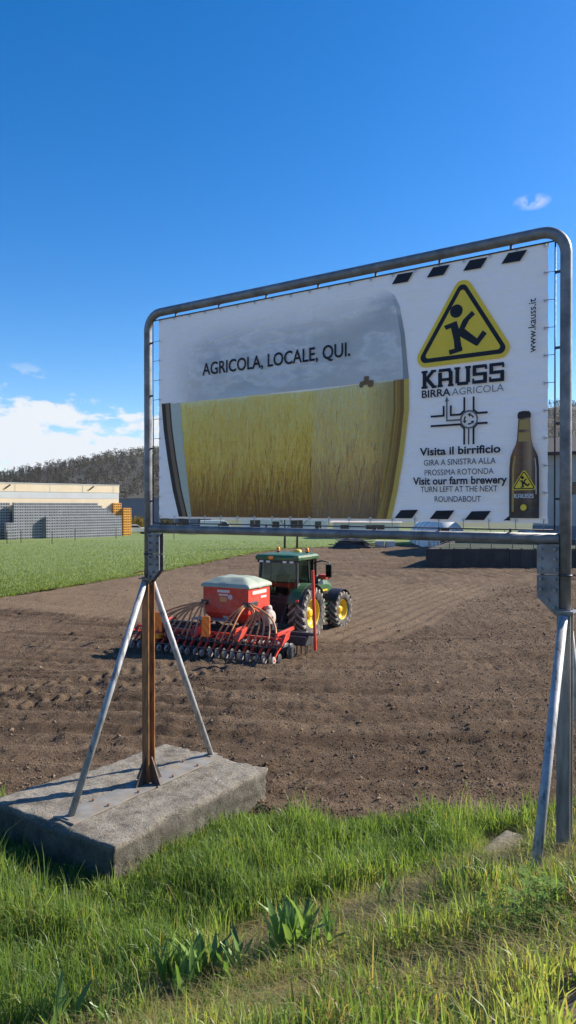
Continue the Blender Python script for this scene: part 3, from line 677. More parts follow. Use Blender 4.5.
def fade(t, fac):   # thin ink: the white vinyl shows through
    tp_ = t.n.new('ShaderNodeBsdfTransparent'); mm = t.n.new('ShaderNodeMixShader')
    if isinstance(fac, (int, float)): mm.inputs[0].default_value = fac
    else: t.l.new(fac, mm.inputs[0])
    t.l.new(tp_.outputs[0], mm.inputs[1]); t.l.new(t.b.outputs[0], mm.inputs[2]); t.l.new(mm.outputs[0], t.n['Material Output'].inputs[0])
fade(t, t.math('MULTIPLY', lm, 0.85)); M['p_sky'] = t.m
top = [(3.90, 1.622), (3.885, 1.80), (3.85, 2.14), (3.79, 2.45), (3.72, 2.60), (3.58, 2.70), (3.35, 2.735), (0.75, 2.735), (0.50, 2.69), (0.33, 2.58), (0.20, 2.33), (0.12, 2.0), (0.075, 1.645)]
ink('printed_sky', M['p_sky'], [[(0.075, 1.622)] + top[:-1][:0] + [p for p in top]])
M['p_haze'] = flatprint('print_mountain', (0.66, 0.66, 0.65), 0.55, (0.50, 0.515, 0.53), 2, 1.64, 1.83)
ink('printed_mountain', M['p_haze'], [[(0.95, 1.624), (1.15, 1.66), (1.35, 1.735), (1.50, 1.80), (1.57, 1.832), (1.64, 1.79), (1.78, 1.73), (1.95, 1.665), (2.2, 1.624)]])
t = NT('print_glass_rim'); t.set(Base_Color=(0.33, 0.34, 0.34), Roughness=0.5); fade(t, t.rng(t.axis(2), 2.6, 2.0, 0.0, 0.65)); M['p_rim'] = t.m
ink('printed_glass_rim', M['p_rim'], [[(3.905, 1.622), (3.885, 1.80), (3.85, 2.14), (3.79, 2.45), (3.72, 2.60), (3.68, 2.60), (3.745, 2.42), (3.80, 2.12), (3.825, 1.8), (3.83, 1.622)]])
def wheat(name, k, warm):
    t = NT(name); v = t.map((1.0, 1, 0.24), rot=(0, R(9), 0)); v2 = t.map((1.0, 1, 0.30), rot=(0, R(-14), 0)); a = t.math('ADD', t.math('MULTIPLY', t.noise(17, 6, 0.65, v, 1.2), 0.55), t.math('MULTIPLY', t.noise(30, 5, 0.65, v2, 1.0), 0.45)); b = t.noise(3.0, 4, 0.6, t.map((1, 1, 0.5)))
    h = t.rng(t.axis(2), 0.0, 1.65, 0, 1)
    hh_ = t.math('ADD', h, t.math('MULTIPLY', t.math('SUBTRACT', b, 0.5), 0.35))
    lo_ = t.ramp(hh_, [(0.0, (0.30, 0.125, 0.030)), (0.30, (0.70, 0.33, 0.035)), (0.60, (0.95, 0.57, 0.06)), (0.92, (0.97, 0.70, 0.15)), (1.0, (0.95, 0.78, 0.34))])
    hi_ = t.ramp(hh_, [(0.0, (0.50, 0.24, 0.06)), (0.30, (0.92, 0.50, 0.07)), (0.60, (1.0, 0.70, 0.12)), (0.92, (1.0, 0.80, 0.26)), (1.0, (0.98, 0.86, 0.46))])
    c = t.mixc(t.rng(a, 0.40, 0.60, 0, 1), lo_, hi_); c = t.mixc(k, c, warm)
    t.set(Base_Color=c, Roughness=0.55); print_bump(t); return t.m
M['wheat'] = wheat('print_wheat', 0.0, (0.5, 0.5, 0.4)); M['wheat2'] = wheat('print_wheat_pale', 0.22, (0.46, 0.45, 0.33))
hz = [(2.622, 1.60), (2.2, 1.606), (1.65, 1.618), (0.9, 1.625), (0.40, 1.628)]
ink('printed_wheat', M['wheat'], [[(0.62, 0.03), (2.622, 0.03)] + hz + [(0.44, 1.25), (0.50, 0.8), (0.56, 0.4)]])
ink('printed_wheat_panel', M['wheat2'], [[(2.622, 0.03), (3.60, 0.03), (3.655, 0.37), (3.71, 0.83), (3.76, 1.267), (3.76, 1.622), (3.3, 1.618), (2.9, 1.605), (2.622, 1.60)]])
t = NT('print_stalk'); t.set(Base_Color=t.ramp(t.attr('tone'), [(0.0, (0.34, 0.14, 0.03)), (0.28, (0.76, 0.36, 0.045)), (0.55, (1.0, 0.64, 0.08)), (0.85, (1.0, 0.78, 0.20)), (1.0, (1.0, 0.88, 0.42))]), Roughness=0.55); print_bump(t); M['stalk'] = t.m
sv, sf, st_ = [], [], []
yl = layer()
for i in range(3000):
    f = random.random(); v0 = 0.03 + 1.5*f**0.8; L_ = (0.42-0.30*f)*random.uniform(0.6, 1.15); 
    if v0 + L_ > 1.60: L_ = 1.60 - v0
    uc = random.uniform(0.66-0.16*f, 3.58+0.08*f); ln = random.gauss(0.02, 0.10)*L_; bd = random.gauss(0, 0.14)*L_; w_ = random.uniform(0.003, 0.007)*(1.15-0.6*f)
    tone_ = min(1, max(0, 0.10 + 0.62*((v0+L_*0.5)/1.6) + random.gauss(0.07, 0.15))); b0 = len(sv); y_ = yl - 0.0002 - 0.0000006*i
    for k in range(5):
        g = k/4; uu = uc + ln*g + bd*g*g; ww = w_*(0.7 if k < 3 else (1.6 if k == 3 else 0.2)); sv += [(uu-ww, y_, v0+L_*g), (uu+ww, y_, v0+L_*g)]; st_ += [tone_, tone_]
    sf += [(b0+2*k, b0+2*k+1, b0+2*k+3, b0+2*k+2) for k in range(4)]
LY[0] += 0.0022
o_ = link('printed_stalks', np_mesh('printed_stalks', np.array(sv), np.array(sf), M['stalk'], False, {'tone': np.array(st_)}), ban); o_['kind'] = 'stuff'
M['p_pale'] = flatprint('print_pale_beer', (0.58, 0.56, 0.40), 0.55, (0.62, 0.62, 0.52), 2, 0, 1.6)
ink('printed_pale_edge', M['p_pale'], [[(0.48, 0.03), (0.64, 0.03), (0.585, 0.4), (0.52, 0.8), (0.465, 1.25), (0.43, 1.626), (0.21, 1.626), (0.235, 1.256), (0.31, 0.80), (0.40, 0.39)]])
M['p_dark'] = flatprint('print_dark_edge', (0.050, 0.036, 0.030)); M['p_brown'] = flatprint('print_brown_edge', (0.27, 0.17, 0.10)); M['p_gold'] = flatprint('print_gold_edge', (0.74, 0.50, 0.10)); M['p_amber'] = flatprint('print_amber_edge', (0.36, 0.19, 0.04))
def band(l, a, b): return [(u+a, v) for u, v in l] + [(u+b, v) for u, v in reversed(l)]
ink('printed_glass_edge', M['p_dark'], [band(g_left, 0.0, 0.075)])
ink('printed_glass_edge', M['p_brown'], [band(g_left, 0.075, 0.145), ])
ink('printed_glass_edge', M['p_dark'], [band(g_left, 0.145, 0.17)])
for a_, b_, cc in ((-0.19, -0.145, (0.52, 0.33, 0.08)), (-0.147, -0.105, (0.40, 0.22, 0.05)), (-0.107, -0.058, (0.27, 0.14, 0.035))):
    ink('printed_glass_edge', flatprint('print_amber_shade', cc), [band(g_right, a_, b_)])
ink('printed_glass_edge', M['p_gold'], [band(g_right, -0.060, 0.0)])
LY[0] += 0.0004
t = NT('print_pale_panel'); t.set(Base_Color=(0.92, 0.90, 0.82), Roughness=0.55); fade(t, 0.10); M['p_panel'] = t.m
ink('printed_pale_panel', M['p_panel'], [[(2.622, 0.03), (3.50, 0.03), (3.60, 0.6), (3.66, 1.25), (3.68, 1.8), (3.60, 2.35), (3.45, 2.62), (2.622, 2.66)]])
t = NT('print_amber_shade_low'); t.set(Base_Color=(0.26, 0.11, 0.02), Roughness=0.55); fade(t, t.math('MULTIPLY', t.rng(t.axis(2), 0.75, 0.03, 0.0, 1.0), 0.38)); M['p_low'] = t.m
ink('printed_wheat_shade', M['p_low'], [[(0.64, 0.03), (2.62, 0.03), (2.62, 0.76), (0.53, 0.76)]]); ink('printed_wheat_shade', M['p_low'], [[(2.624, 0.03), (3.50, 0.03), (3.60, 0.6), (3.61, 0.76), (2.624, 0.76)]])
t = NT('print_amber_shade_side'); t.set(Base_Color=(0.20, 0.09, 0.02), Roughness=0.55); fade(t, t.math('MULTIPLY', t.rng(t.axis(0), 3.35, 3.75, 0.0, 1.0), 0.38)); M['p_side'] = t.m
ink('printed_wheat_shade', M['p_side'], [[(3.30, 0.03), (3.53, 0.03), (3.61, 0.37), (3.69, 0.83), (3.74, 1.267), (3.74, 1.61), (3.30, 1.61)]])
t = NT('print_bright_middle'); t.set(Base_Color=(1.0, 0.82, 0.30), Roughness=0.55); w_a = t.math('MULTIPLY', t.rng(t.axis(0), 0.6, 1.6, 0.0, 1.0), t.rng(t.axis(0), 2.6, 1.6, 0.0, 1.0)); fade(t, t.math('MULTIPLY', t.math('MULTIPLY', w_a, t.rng(t.axis(2), 0.3, 1.2, 0.0, 1.0)), 0.18)); M['p_mid'] = t.m
ink('printed_wheat_glow', M['p_mid'], [[(0.6, 0.3), (2.6, 0.3), (2.6, 1.60), (0.6, 1.60)]])
M['p_rust'] = flatprint('print_small_tractor', (0.22, 0.13, 0.06))
ink('printed_tractor', M['p_rust'], [[(3.28, 1.60), (3.46, 1.60), (3.46, 1.645), (3.40, 1.65), (3.40, 1.70), (3.335, 1.70), (3.33, 1.65), (3.28, 1.64)], circle(3.30, 1.60, 0.03, 12), circle(3.42, 1.605, 0.04, 12)])
text('AGRICOLA, LOCALE, QUI.', 0.842, 3.150, 1.966, 0.160, M['ink'], 0.014)
# --- hazard bars along the top and bottom
for u, v in ((3.694, 2.716), (4.121, 2.716), (4.540, 2.714), (4.954, 2.711)): ink('hazard_bar', M['ink'], [[(u, v), (u+0.195, v-0.004), (u+0.270, v+0.097), (u+0.074, v+0.101)]])
for u, v in ((3.732, 0.040), (4.159, 0.035), (4.562, 0.030)): ink('hazard_bar', M['ink'], [[(u, v), (u+0.215, v), (u+0.290, v+0.098), (u+0.080, v+0.093)]])
ink('hazard_bar', M['ink'], [[(4.985, 0.028), (5.055, 0.028), (5.055, 0.085)]])
# --- warning triangle emblem
def emblem(fu, s=1.0, o=(4.53, 2.06), name='emblem'):
    T = lambda p: (o[0]+(p[0]-4.53)*s, o[1]+(p[1]-2.06)*s)
    A, B, C = (4.540, 2.715), (3.925, 1.722), (5.125, 1.732)
    ink(name + '_ground', M['logo_yellow'], [[T(p) for p in round_tri(A, B, C, 0.105)]])
    A2, B2, C2 = (4.535, 2.627), (4.000, 1.768), (5.050, 1.775); A3, B3, C3 = (4.535, 2.540), (4.088, 1.817), (4.968, 1.823)
    ring(name + '_outline', M['ink'], [T(p) for p in round_tri(A2, B2, C2, 0.062)], [T(p) for p in round_tri(A3, B3, C3, 0.030)])
    ink(name + '_head', M['ink'], [[T(p) for p in circle(4.467, 2.293, 0.072)]])
    figs = [[(4.325, 2.152), (4.47, 2.187), (4.478, 2.136), (4.35, 2.105)],
            [(4.395, 2.164), (4.47, 2.187), (4.498, 2.09), (4.529, 1.885), (4.531, 1.863), (4.449, 1.857), (4.437, 1.984)],
            [(4.381, 1.881), (4.453, 1.890), (4.535, 1.898), (4.537, 1.855), (4.391, 1.827)],
            [(4.48, 2.06), (4.54, 2.185), (4.641, 2.270), (4.675, 2.227), (4.611, 2.176), (4.559, 2.086), (4.51, 2.034)],
            [(4.49, 2.09), (4.559, 2.09), (4.699, 1.966), (4.705, 1.892), (4.687, 1.890), (4.49, 2.025)],
            [(4.680, 1.947), (4.76, 2.045), (4.805, 2.006), (4.703, 1.888), (4.665, 1.915)]]
    for q in figs: ink(name + '_figure', M['ink'], [[T(p) for p in q]])
emblem(0)
# --- slab lettering of the name
def slab(u0, v0, sx, sy, m):
    w = 0.30; S = lambda *pp: [seg((p[0], p[1]), (p[2], p[3]), p[4] if len(p) > 4 else w) for p in pp]
    K = S((0.22, 0, 0.22, 1.55), (-0.02, 0.11, 0.46, 0.11, 0.20), (-0.02, 1.44, 0.46, 1.44, 0.20), (0.30, 0.72, 0.92, 1.50, 0.27), (0.40, 0.84, 0.98, 0.02, 0.29), (0.72, 1.45, 1.12, 1.45, 0.20), (0.80, 0.10, 1.16, 0.10, 0.22))
    A = S((0.20, 0, 0.20, 1.25), (1.00, 0, 1.00, 1.25), (0.10, 1.42, 1.00, 1.42, 0.26), (0.85, 1.43, 1.00, 1.18, 0.28), (0.20, 0.62, 1.00, 0.62, 0.24), (0.00, 0.10, 0.42, 0.10, 0.20), (0.80, 0.10, 1.22, 0.10, 0.20))
    Uu = S((0.22, 0.18, 0.22, 1.55), (1.00, 0.18, 1.00, 1.55), (0.20, 0.14, 1.02, 0.14, 0.28), (0.0, 1.45, 0.44, 1.45, 0.20), (0.78, 1.45, 1.22, 1.45, 0.20))
    Ss = S((0.06, 1.41, 1.06, 1.41, 0.27), (0.19, 0.76, 0.19, 1.42, 0.28), (0.06, 0.78, 1.08, 0.78, 0.27), (0.95, 0.14, 0.95, 0.80, 0.28), (0.04, 0.14, 1.08, 0.14, 0.28), (1.02, 1.12, 1.02, 1.42, 0.16), (0.11, 0.13, 0.11, 0.44, 0.16))
    x = 0
    for L, adv in ((K, 1.22), (A, 1.28), (Uu, 1.28), (Ss, 1.20), (Ss, 1.12)):
        ink('lettering', m, [[(u0+(x+a)*sx, v0+b*sy) for a, b in p_] for p_ in L]); x += adv
slab(4.066, 1.484, 0.925/6.05, 0.200/1.55, M['ink'])
text('BIRRA', 4.072, 4.408, 1.384, 0.078, M['ink'], 0.022); text('AGRICOLA', 4.425, 4.990, 1.382, 0.074, M['ink_grey'], -0.004)
# --- roundabout diagram
lw = 0.022; cu_, cv_ = 4.618, 1.108
D = [seg((4.178, 1.168), (4.33, 1.168), lw), seg((4.33, 1.158), (4.33, 1.275), lw), seg((4.412, 1.275), (4.412, 1.158), lw), seg((4.405, 1.168), (4.525, 1.168), lw), seg((4.178, 1.062), (4.525, 1.062), lw),
     seg((4.705, 1.170), (4.820, 1.170), lw), seg((4.705, 1.060), (4.820, 1.060), lw), seg((4.565, 1.198), (4.565, 1.350), lw), seg((4.668, 1.198), (4.668, 1.350), lw), seg((4.565, 1.020), (4.565, 0.840), lw), seg((4.668, 1.020), (4.668, 0.840), lw), seg((4.615, 1.01), (4.615, 0.84), 0.014)]
D += [seg((4.517, 1.166), (4.566, 1.208), lw), seg((4.666, 1.208), (4.712, 1.168), lw), seg((4.517, 1.064), (4.566, 1.012), lw), seg((4.666, 1.012), (4.712, 1.062), lw)]
for g_ in (D[:5]+D[12:13]+D[14:15], D[5:7]+D[13:14]+D[15:16], D[7:9], D[9:12]): ink('road_diagram', M['ink'], g_)
ring('roundabout_ring', M['ink_grey'], circle(cu_, cv_, 0.100, 32), circle(cu_, cv_, 0.082, 32))
A_ = []
for a0 in (0.3, 2.4, 4.5):
    for k in range(3): A_.append(seg((cu_+0.05*math.cos(a0+k*0.3), cv_+0.05*math.sin(a0+k*0.3)), (cu_+0.05*math.cos(a0+k*0.3+0.32), cv_+0.05*math.sin(a0+k*0.3+0.32)), 0.016))
    e = a0+0.95; c_, s_ = cu_+0.05*math.cos(e), cv_+0.05*math.sin(e); d_ = Vector((-math.sin(e), math.cos(e))); r__ = Vector((math.cos(e), math.sin(e)))
    A_.append([(c_+d_.x*0.032, s_+d_.y*0.032), (c_+r__.x*0.024, s_+r__.y*0.024), (c_-r__.x*0.024, s_-r__.y*0.024)])
ink('turning_arrows', M['ink'], A_)
ink('route_arrow', M['ink_grey'], [seg((4.53, 1.110), (4.362, 1.110), 0.018), seg((4.370, 1.102), (4.370, 1.335), 0.018), [(4.345, 1.32), (4.395, 1.32), (4.370, 1.375)]])
# --- address lines
text('Visita il birrificio', 4.052, 4.960, 0.742, 0.080, M['ink'], 0.030)
text('GIRA A SINISTRA ALLA', 4.103, 4.910, 0.628, 0.062, M['ink'], 0.005)
text('PROSSIMA ROTONDA', 4.113, 4.888, 0.518, 0.062, M['ink'], 0.0)
text('Visit our farm brewery', 3.972, 5.030, 0.418, 0.078, M['ink'], 0.030)
text('TURN LEFT AT THE NEXT', 4.066, 4.930, 0.334, 0.060, M['ink'], 0.005)
text('ROUNDABOUT', 4.232, 4.752, 0.226, 0.060, M['ink'], 0.005)
text('www.kauss.it', 1.742, 2.290, 5.318, 0.072, M['ink'], 0.012, vertical=True)
# --- beer bottle
t = NT('print_bottle'); a = t.rng(t.axis(0), 5.05, 5.36, 0, 1)
c = t.ramp(a, [(0.0, (0.02, 0.014, 0.012)), (0.2, (0.30, 0.13, 0.05)), (0.42, (0.13, 0.06, 0.03)), (0.70, (0.42, 0.26, 0.14)), (0.78, (0.20, 0.10, 0.05)), (0.95, (0.02, 0.014, 0.012))])
c = t.mixc(t.rng(t.axis(2), 0.10, 0.62, 0.85, 0.0), c, (0.035, 0.024, 0.020)); t.set(Base_Color=c, Roughness=0.5); print_bump(t); M['bottle'] = t.m
cb = 5.205; half = [(0.152, 0.055), (0.153, 0.35), (0.150, 0.58), (0.140, 0.68), (0.115, 0.755), (0.085, 0.815), (0.073, 0.87), (0.066, 0.98), (0.060, 1.075), (0.062, 1.08), (0.068, 1.10), (0.068, 1.125), (0.055, 1.145), (0.02, 1.155)]
ink('printed_bottle', M['bottle'], [[(cb+a_, b_) for a_, b_ in half] + [(cb-a_, b_) for a_, b_ in reversed(half)]])
M['foil'] = flatprint('print_neck_label', (0.50, 0.33, 0.11)); M['p_white'] = flatprint('print_white', (0.7, 0.7, 0.7))
ink('bottle_neck_label', M['foil'], [[(cb-0.060, 0.842), (cb+0.060, 0.842), (cb+0.055, 0.935), (cb-0.055, 0.935)]]); ink('bottle_neck_label', M['foil'], [[(cb-0.053, 0.965), (cb+0.053, 0.965), (cb+0.046, 1.065), (cb-0.046, 1.065)]])
ink('bottle_cap', M['p_dark'], [[(cb-0.068, 1.082), (cb+0.068, 1.082), (cb+0.066, 1.13), (cb+0.05, 1.15), (cb-0.05, 1.15), (cb-0.066, 1.13)]])
ink('bottle_shine', M['p_white'], [[(cb+0.085, 0.80), (cb+0.10, 0.775), (cb+0.125, 0.72), (cb+0.128, 0.735), (cb+0.108, 0.785), (cb+0.092, 0.812)]])
ink('bottle_shine', M['foil'], [[(cb-0.125, 0.12), (cb-0.105, 0.12), (cb-0.10, 0.55), (cb-0.085, 0.70), (cb-0.10, 0.70), (cb-0.122, 0.58)]]); ink('bottle_shine', M['p_white'], [[(cb+0.118, 0.30), (cb+0.126, 0.30), (cb+0.124, 0.58), (cb+0.112, 0.67), (cb+0.106, 0.67), (cb+0.116, 0.58)]])
emblem(0, 0.225, (cb, 0.418), 'bottle_emblem')
slab(cb-0.10, 0.262, 0.20/6.05, 0.042/1.55, M['p_white']); ink('bottle_badge', M['logo_yellow'], [circle(cb, 0.165, 0.033, 16)])
# --- eyelets and ties
M['eyelet'] = paint('brass_eyelet', (0.75, 0.75, 0.74), 0.3, 0.1, 0.6, 20, bump=0); M['tie'] = paint('tie_cord', (0.30, 0.30, 0.31), 0.6, 0.2, 0, 20, bump=0)
eye = MB().lathe([(0.006, -0.004), (0.011, -0.007), (0.017, -0.004), (0.017, 0.0)], (0, 0, 0), 'y', 12).mesh('eyelet', M['eyelet'])
m = 0.035
def tie(p, q):
    MB().tube([(p[0], -0.012, p[1]), ((p[0]+q[0])/2, -0.014, (p[1]+q[1])/2), (q[0], -0.002, q[1])], 0.0042, 5).build('tie', M['tie'], ban, fix=False)
for i in range(20):
    u = m + (BW-2*m)*i/19
    link('eyelet', eye, ban, (u, -0.006, BH-m)); tie((u, BH-m), (u, ZT-ro-4.32))
    link('eyelet', eye, ban, (u, -0.006, m)); tie((u, m), (u, ZB+0.085-4.32))
for i in range(1, 10):
    v = m + (BH-2*m)*i/10
    link('eyelet', eye, ban, (m, -0.006, v)); tie((m, v), (ro-0.204, v))
    link('eyelet', eye, ban, (BW-m, -0.006, v)); tie((BW-m, v), (W-ro-0.204, v))
# ------------------------------------------------------------------ tractor
M['green'] = paint('green_paint', (0.028, 0.105, 0.034), 0.40, 0.2, 0, 5, (0.16, 0.13, 0.095), 0.5)
M['yellow'] = paint('yellow_paint', (0.78, 0.52, 0.015), 0.42, 0.12, 0, 5, (0.25, 0.18, 0.10), 0.35)
M['tyre'] = paint('tyre_rubber', (0.060, 0.055, 0.050), 0.9, 0.3, 0, 6, (0.30, 0.25, 0.20), 0.85)
M['lug'] = paint('muddy_tyre_lug', (0.36, 0.32, 0.275), 0.95, 0.3, 0, 8, (0.16, 0.12, 0.09), 0.6)
M['black'] = paint('black_plastic', (0.018, 0.018, 0.020), 0.5, 0.3, 0, 8, (0.08, 0.065, 0.05), 0.4)
M['red'] = paint('red_paint', (0.66, 0.050, 0.024), 0.46, 0.25, 0, 5, (0.26, 0.16, 0.12), 0.55)
M['orange'] = paint('orange_plastic', (0.85, 0.26, 0.02), 0.35, 0.1, 0, 8)
M['lens'] = paint('clear_lens', (0.75, 0.75, 0.72), 0.2, 0.1, 0, 8, bump=0)
M['seat'] = paint('seat_fabric', (0.05, 0.05, 0.055), 0.8, 0.3, 0, 9)
t = NT('cab_glass'); gl_ = t.n.new('ShaderNodeBsdfGlossy'); gl_.inputs['Roughness'].default_value = 0.03; gl_.inputs[0].default_value = (0.85, 0.92, 0.95, 1)
tp = t.n.new('ShaderNodeBsdfTransparent'); tp.inputs[0].default_value = (0.46, 0.55, 0.52, 1)
mx = t.n.new('ShaderNodeMixShader'); mx.inputs[0].default_value = 0.035
t.l.new(tp.outputs[0], mx.inputs[1]); t.l.new(gl_.outputs[0], mx.inputs[2]); t.l.new(mx.outputs[0], t.n['Material Output'].inputs[0]); M['glass'] = t.m

TR = empty('tractor', (-0.13, 24.95, 0.0), -HEAD); TR.scale = (0.95, 0.95, 0.95)
tag(TR, 'green tractor with yellow wheel rims pulling the red seed drill', 'tractor')
def wheel(c, rad, wid, rim_r, side, nl, steer=0.0):
    hw = wid/2
    prof = [(rim_r, -hw*0.72), (rim_r*1.08, -hw*0.9), (rad*0.86, -hw*1.0), (rad*0.93, -hw*0.93), (rad*0.955, -hw*0.6), (rad*0.96, 0), (rad*0.955, hw*0.6), (rad*0.93, hw*0.93), (rad*0.86, hw*1.0), (rim_r*1.08, hw*0.9), (rim_r, hw*0.72)]
    wh = MB().lathe(prof, (0, 0, 0), 'x', 48).build('wheel', M['tyre'], TR, loc=c, rot=(0, 0, steer))
    lg = MB()
    for i in range(nl):
        for s_ in (-1, 1):
            a = 2*math.pi*(i + (0.5 if s_ > 0 else 0))/nl; v = []
            stn = [(0.0, 0.0), (0.55, 0.16), (0.98, 0.27), (1.03, 0.29)]
            for (fx, da), (ri, ro_) in zip(stn, ((0.95, 1.0), (0.95, 1.0), (0.90, 0.985), (0.83, 0.90))):
                for rr_ in (ri, ro_):
                    for e in (-0.5, 0.5):
                        aa = a + da*22/nl*1.0 + e*0.085*24/nl; x = s_*hw*fx
                        v.append((x, math.cos(aa)*rad*rr_, math.sin(aa)*rad*rr_))
            f = []
            for k in range(3):
                b = 4*k; f += [(b, b+1, b+5, b+4), (b+2, b+6, b+7, b+3), (b, b+4, b+6, b+2), (b+1, b+3, b+7, b+5)]
            f += [(0, 2, 3, 1), (12, 13, 15, 14)]; lg.add(v, f)
    lg.build('lugs', M['lug'], wh)
    s = side
    rp = [(rim_r*1.03, s*hw*0.74), (rim_r*0.99, s*hw*0.80), (rim_r*0.93, s*hw*0.66), (rim_r*0.88, s*hw*0.35), (rim_r*0.80, s*hw*0.20), (rim_r*0.50, s*hw*0.12), (rim_r*0.42, s*hw*0.22), (rim_r*0.30, s*hw*0.24), (rim_r*0.28, s*hw*0.50), (rim_r*0.20, s*hw*0.55), (0.001, s*hw*0.56)]
    rm = MB().lathe(rp, (0, 0, 0), 'x', 36).build('rim', M['yellow'], wh)
    MB().lathe([(rim_r*0.99, -s*hw*0.74), (rim_r*0.9, -s*hw*0.4), (0.001, -s*hw*0.3)], (0, 0, 0), 'x', 30).build('inner_disc', M['black'], wh)
    for k in range(8):
        a = k*math.pi/4; MB().cyl((s*hw*0.15, math.cos(a)*rim_r*0.42, math.sin(a)*rim_r*0.42), (s*hw*0.34, math.cos(a)*rim_r*0.42, math.sin(a)*rim_r*0.42), 0.022, n=6).build('wheel_bolt', M['dark_steel'], wh)
    return wh
for s_ in (-1, 1):
    wheel((s_*0.93, 0, 0.905), 0.93, 0.62, 0.52, s_, 20)
    wheel((s_*0.90, 2.76, 0.69), 0.71, 0.52, 0.39, s_, 18, R(-4))
# chassis
m = MB(); m.box(-0.28, 0.28, -0.55, 3.2, 0.62, 1.12); m.box(-0.42, 0.42, -0.6, 0.55, 0.55, 1.35); m.cyl((-0.75, 0, 0.905), (0.75, 0, 0.905), 0.19, n=14); m.cyl((-0.75, 2.76, 0.69), (0.75, 2.76, 0.69), 0.11, n=12)
m.build('chassis', M['black'], TR, bevel=0.02)
# hood: swept shape
sect = []
for y, zt, zb, w in ((0.98, 2.00, 1.10, 0.44), (1.6, 1.99, 1.05, 0.43), (2.3, 1.93, 1.05, 0.41), (3.0, 1.82, 1.08, 0.38), (3.42, 1.66, 1.12, 0.34), (3.52, 1.50, 1.18, 0.30)):
    sect.append([(-w, y, zb), (-w, y, zt-0.22), (-w*0.8, y, zt-0.06), (-w*0.4, y, zt), (w*0.4, y, zt), (w*0.8, y, zt-0.06), (w, y, zt-0.22), (w, y, zb)])
m = MB(); n8 = 8; v = [p for s_ in sect for p in s_]; f = []
for i in range(len(sect)-1):
    for k in range(n8): f.append((i*n8+k, i*n8+(k+1) % n8, (i+1)*n8+(k+1) % n8, (i+1)*n8+k))
f += [tuple(range(n8)), tuple((len(sect)-1)*n8+k for k in range(n8))]; m.add(v, f); m.build('hood', M['green'], TR, bevel=0.02)
MB().box(-0.445, 0.445, 1.15, 2.75, 1.40, 1.46).build('hood_stripe', M['yellow'], TR)
for s_ in (-1, 1):
    MB().box(min(s_*0.40, s_*0.452), max(s_*0.40, s_*0.452), 1.7, 2.9, 1.12, 1.36).build('side_grille', M['black'], TR)
# cab
ZF, ZR = 1.18, 2.78
cor = {'rl': ((-0.80, -0.52, ZF), (-0.74, -0.40, ZR)), 'rr': ((0.80, -0.52, ZF), (0.74, -0.40, ZR)), 'ml': ((-0.84, 0.42, ZF), (-0.77, 0.40, ZR)), 'mr': ((0.84, 0.42, ZF), (0.77, 0.40, ZR)), 'fl': ((-0.58, 1.12, ZF), (-0.68, 0.98, ZR)), 'fr': ((0.58, 1.12, ZF), (0.68, 0.98, ZR))}
for k, (a, b) in cor.items(): MB().beam(a, b, 0.085 if k[0] != 'm' else 0.06, 0.085 if k[0] != 'm' else 0.06).build('cab_pillar', M['black'], TR, bevel=0.01)
MB().box(-0.80, 0.80, -0.50, 1.05, 1.10, 1.20).build('cab_floor', M['black'], TR, bevel=0.02)
MB().box(-0.78, 0.78, -0.545, -0.47, 1.12, 1.52).build('cab_rear_panel', M['black'], TR, bevel=0.02)
def pane(a, b, zlo=0.0, name='window_pane', yoff=0.0):
    A0, A1 = Vector(cor[a][0]), Vector(cor[a][1]); B0, B1 = Vector(cor[b][0]), Vector(cor[b][1]); p = [A0.lerp(A1, zlo), B0.lerp(B1, zlo), B1, A1]
    nrm = (p[1]-p[0]).cross(p[3]-p[0]).normalized()*0.004; mb = MB(); mb.add([q+nrm for q in p] + [q-nrm for q in p], [(0,1,2,3),(7,6,5,4),(0,4,5,1),(1,5,6,2),(2,6,7,3),(3,7,4,0)])
    return mb.build(name, M['glass'], TR)
pane('rl', 'rr', 0.22); pane('rr', 'mr', 0.10); pane('mr', 'fr'); pane('rl', 'ml', 0.10); pane('ml', 'fl'); pane('fl', 'fr', 0.45, 'windscreen')
for a, b, zl in (('rl', 'rr', 0.2), ('rr', 'mr', 0.08), ('rl', 'ml', 0.08), ('fl', 'fr', 0.43)):
    A0, A1 = map(Vector, cor[a]); B0, B1 = map(Vector, cor[b]); MB().beam(A0.lerp(A1, zl), B0.lerp(B1, zl), 0.06, 0.06).build('window_rail', M['black'], TR)
m = MB(); rs = []
for z, e in ((2.765, -0.04), (2.80, 0.05), (2.90, 0.06), (2.975, 0.0), (3.005, -0.14)):
    rs.append([(x*(0.84+e), y0+(e if y0 > 0 else -e), z) for x, y0 in ((-1, -0.50), (-0.8, -0.56), (0.8, -0.56), (1, -0.50), (1, 0.98), (0.78, 1.14), (-0.78, 1.14), (-1, 0.98))])
v = [p for r_ in rs for p in r_]; f = [(i*8+k, i*8+(k+1) % 8, (i+1)*8+(k+1) % 8, (i+1)*8+k) for i in range(4) for k in range(8)] + [tuple(range(8)), tuple(32+k for k in range(8))]
m.add(v, f); rf = m.build('roof', M['green'], TR, bevel=0.012)
MB().box(-0.80, 0.80, -0.575, -0.50, 2.70, 2.79).build('roof_light_bar', M['black'], TR, bevel=0.01)
for x in (-0.62, -0.34, 0.34, 0.62): MB().box(x-0.075, x+0.075, -0.60, -0.575, 2.705, 2.775).build('work_light', M['lens'], TR, bevel=0.008)
MB().box(-0.30, -0.12, -0.64, -0.56, 2.82, 2.93).build('amber_lamp', M['orange'], TR, bevel=0.015)
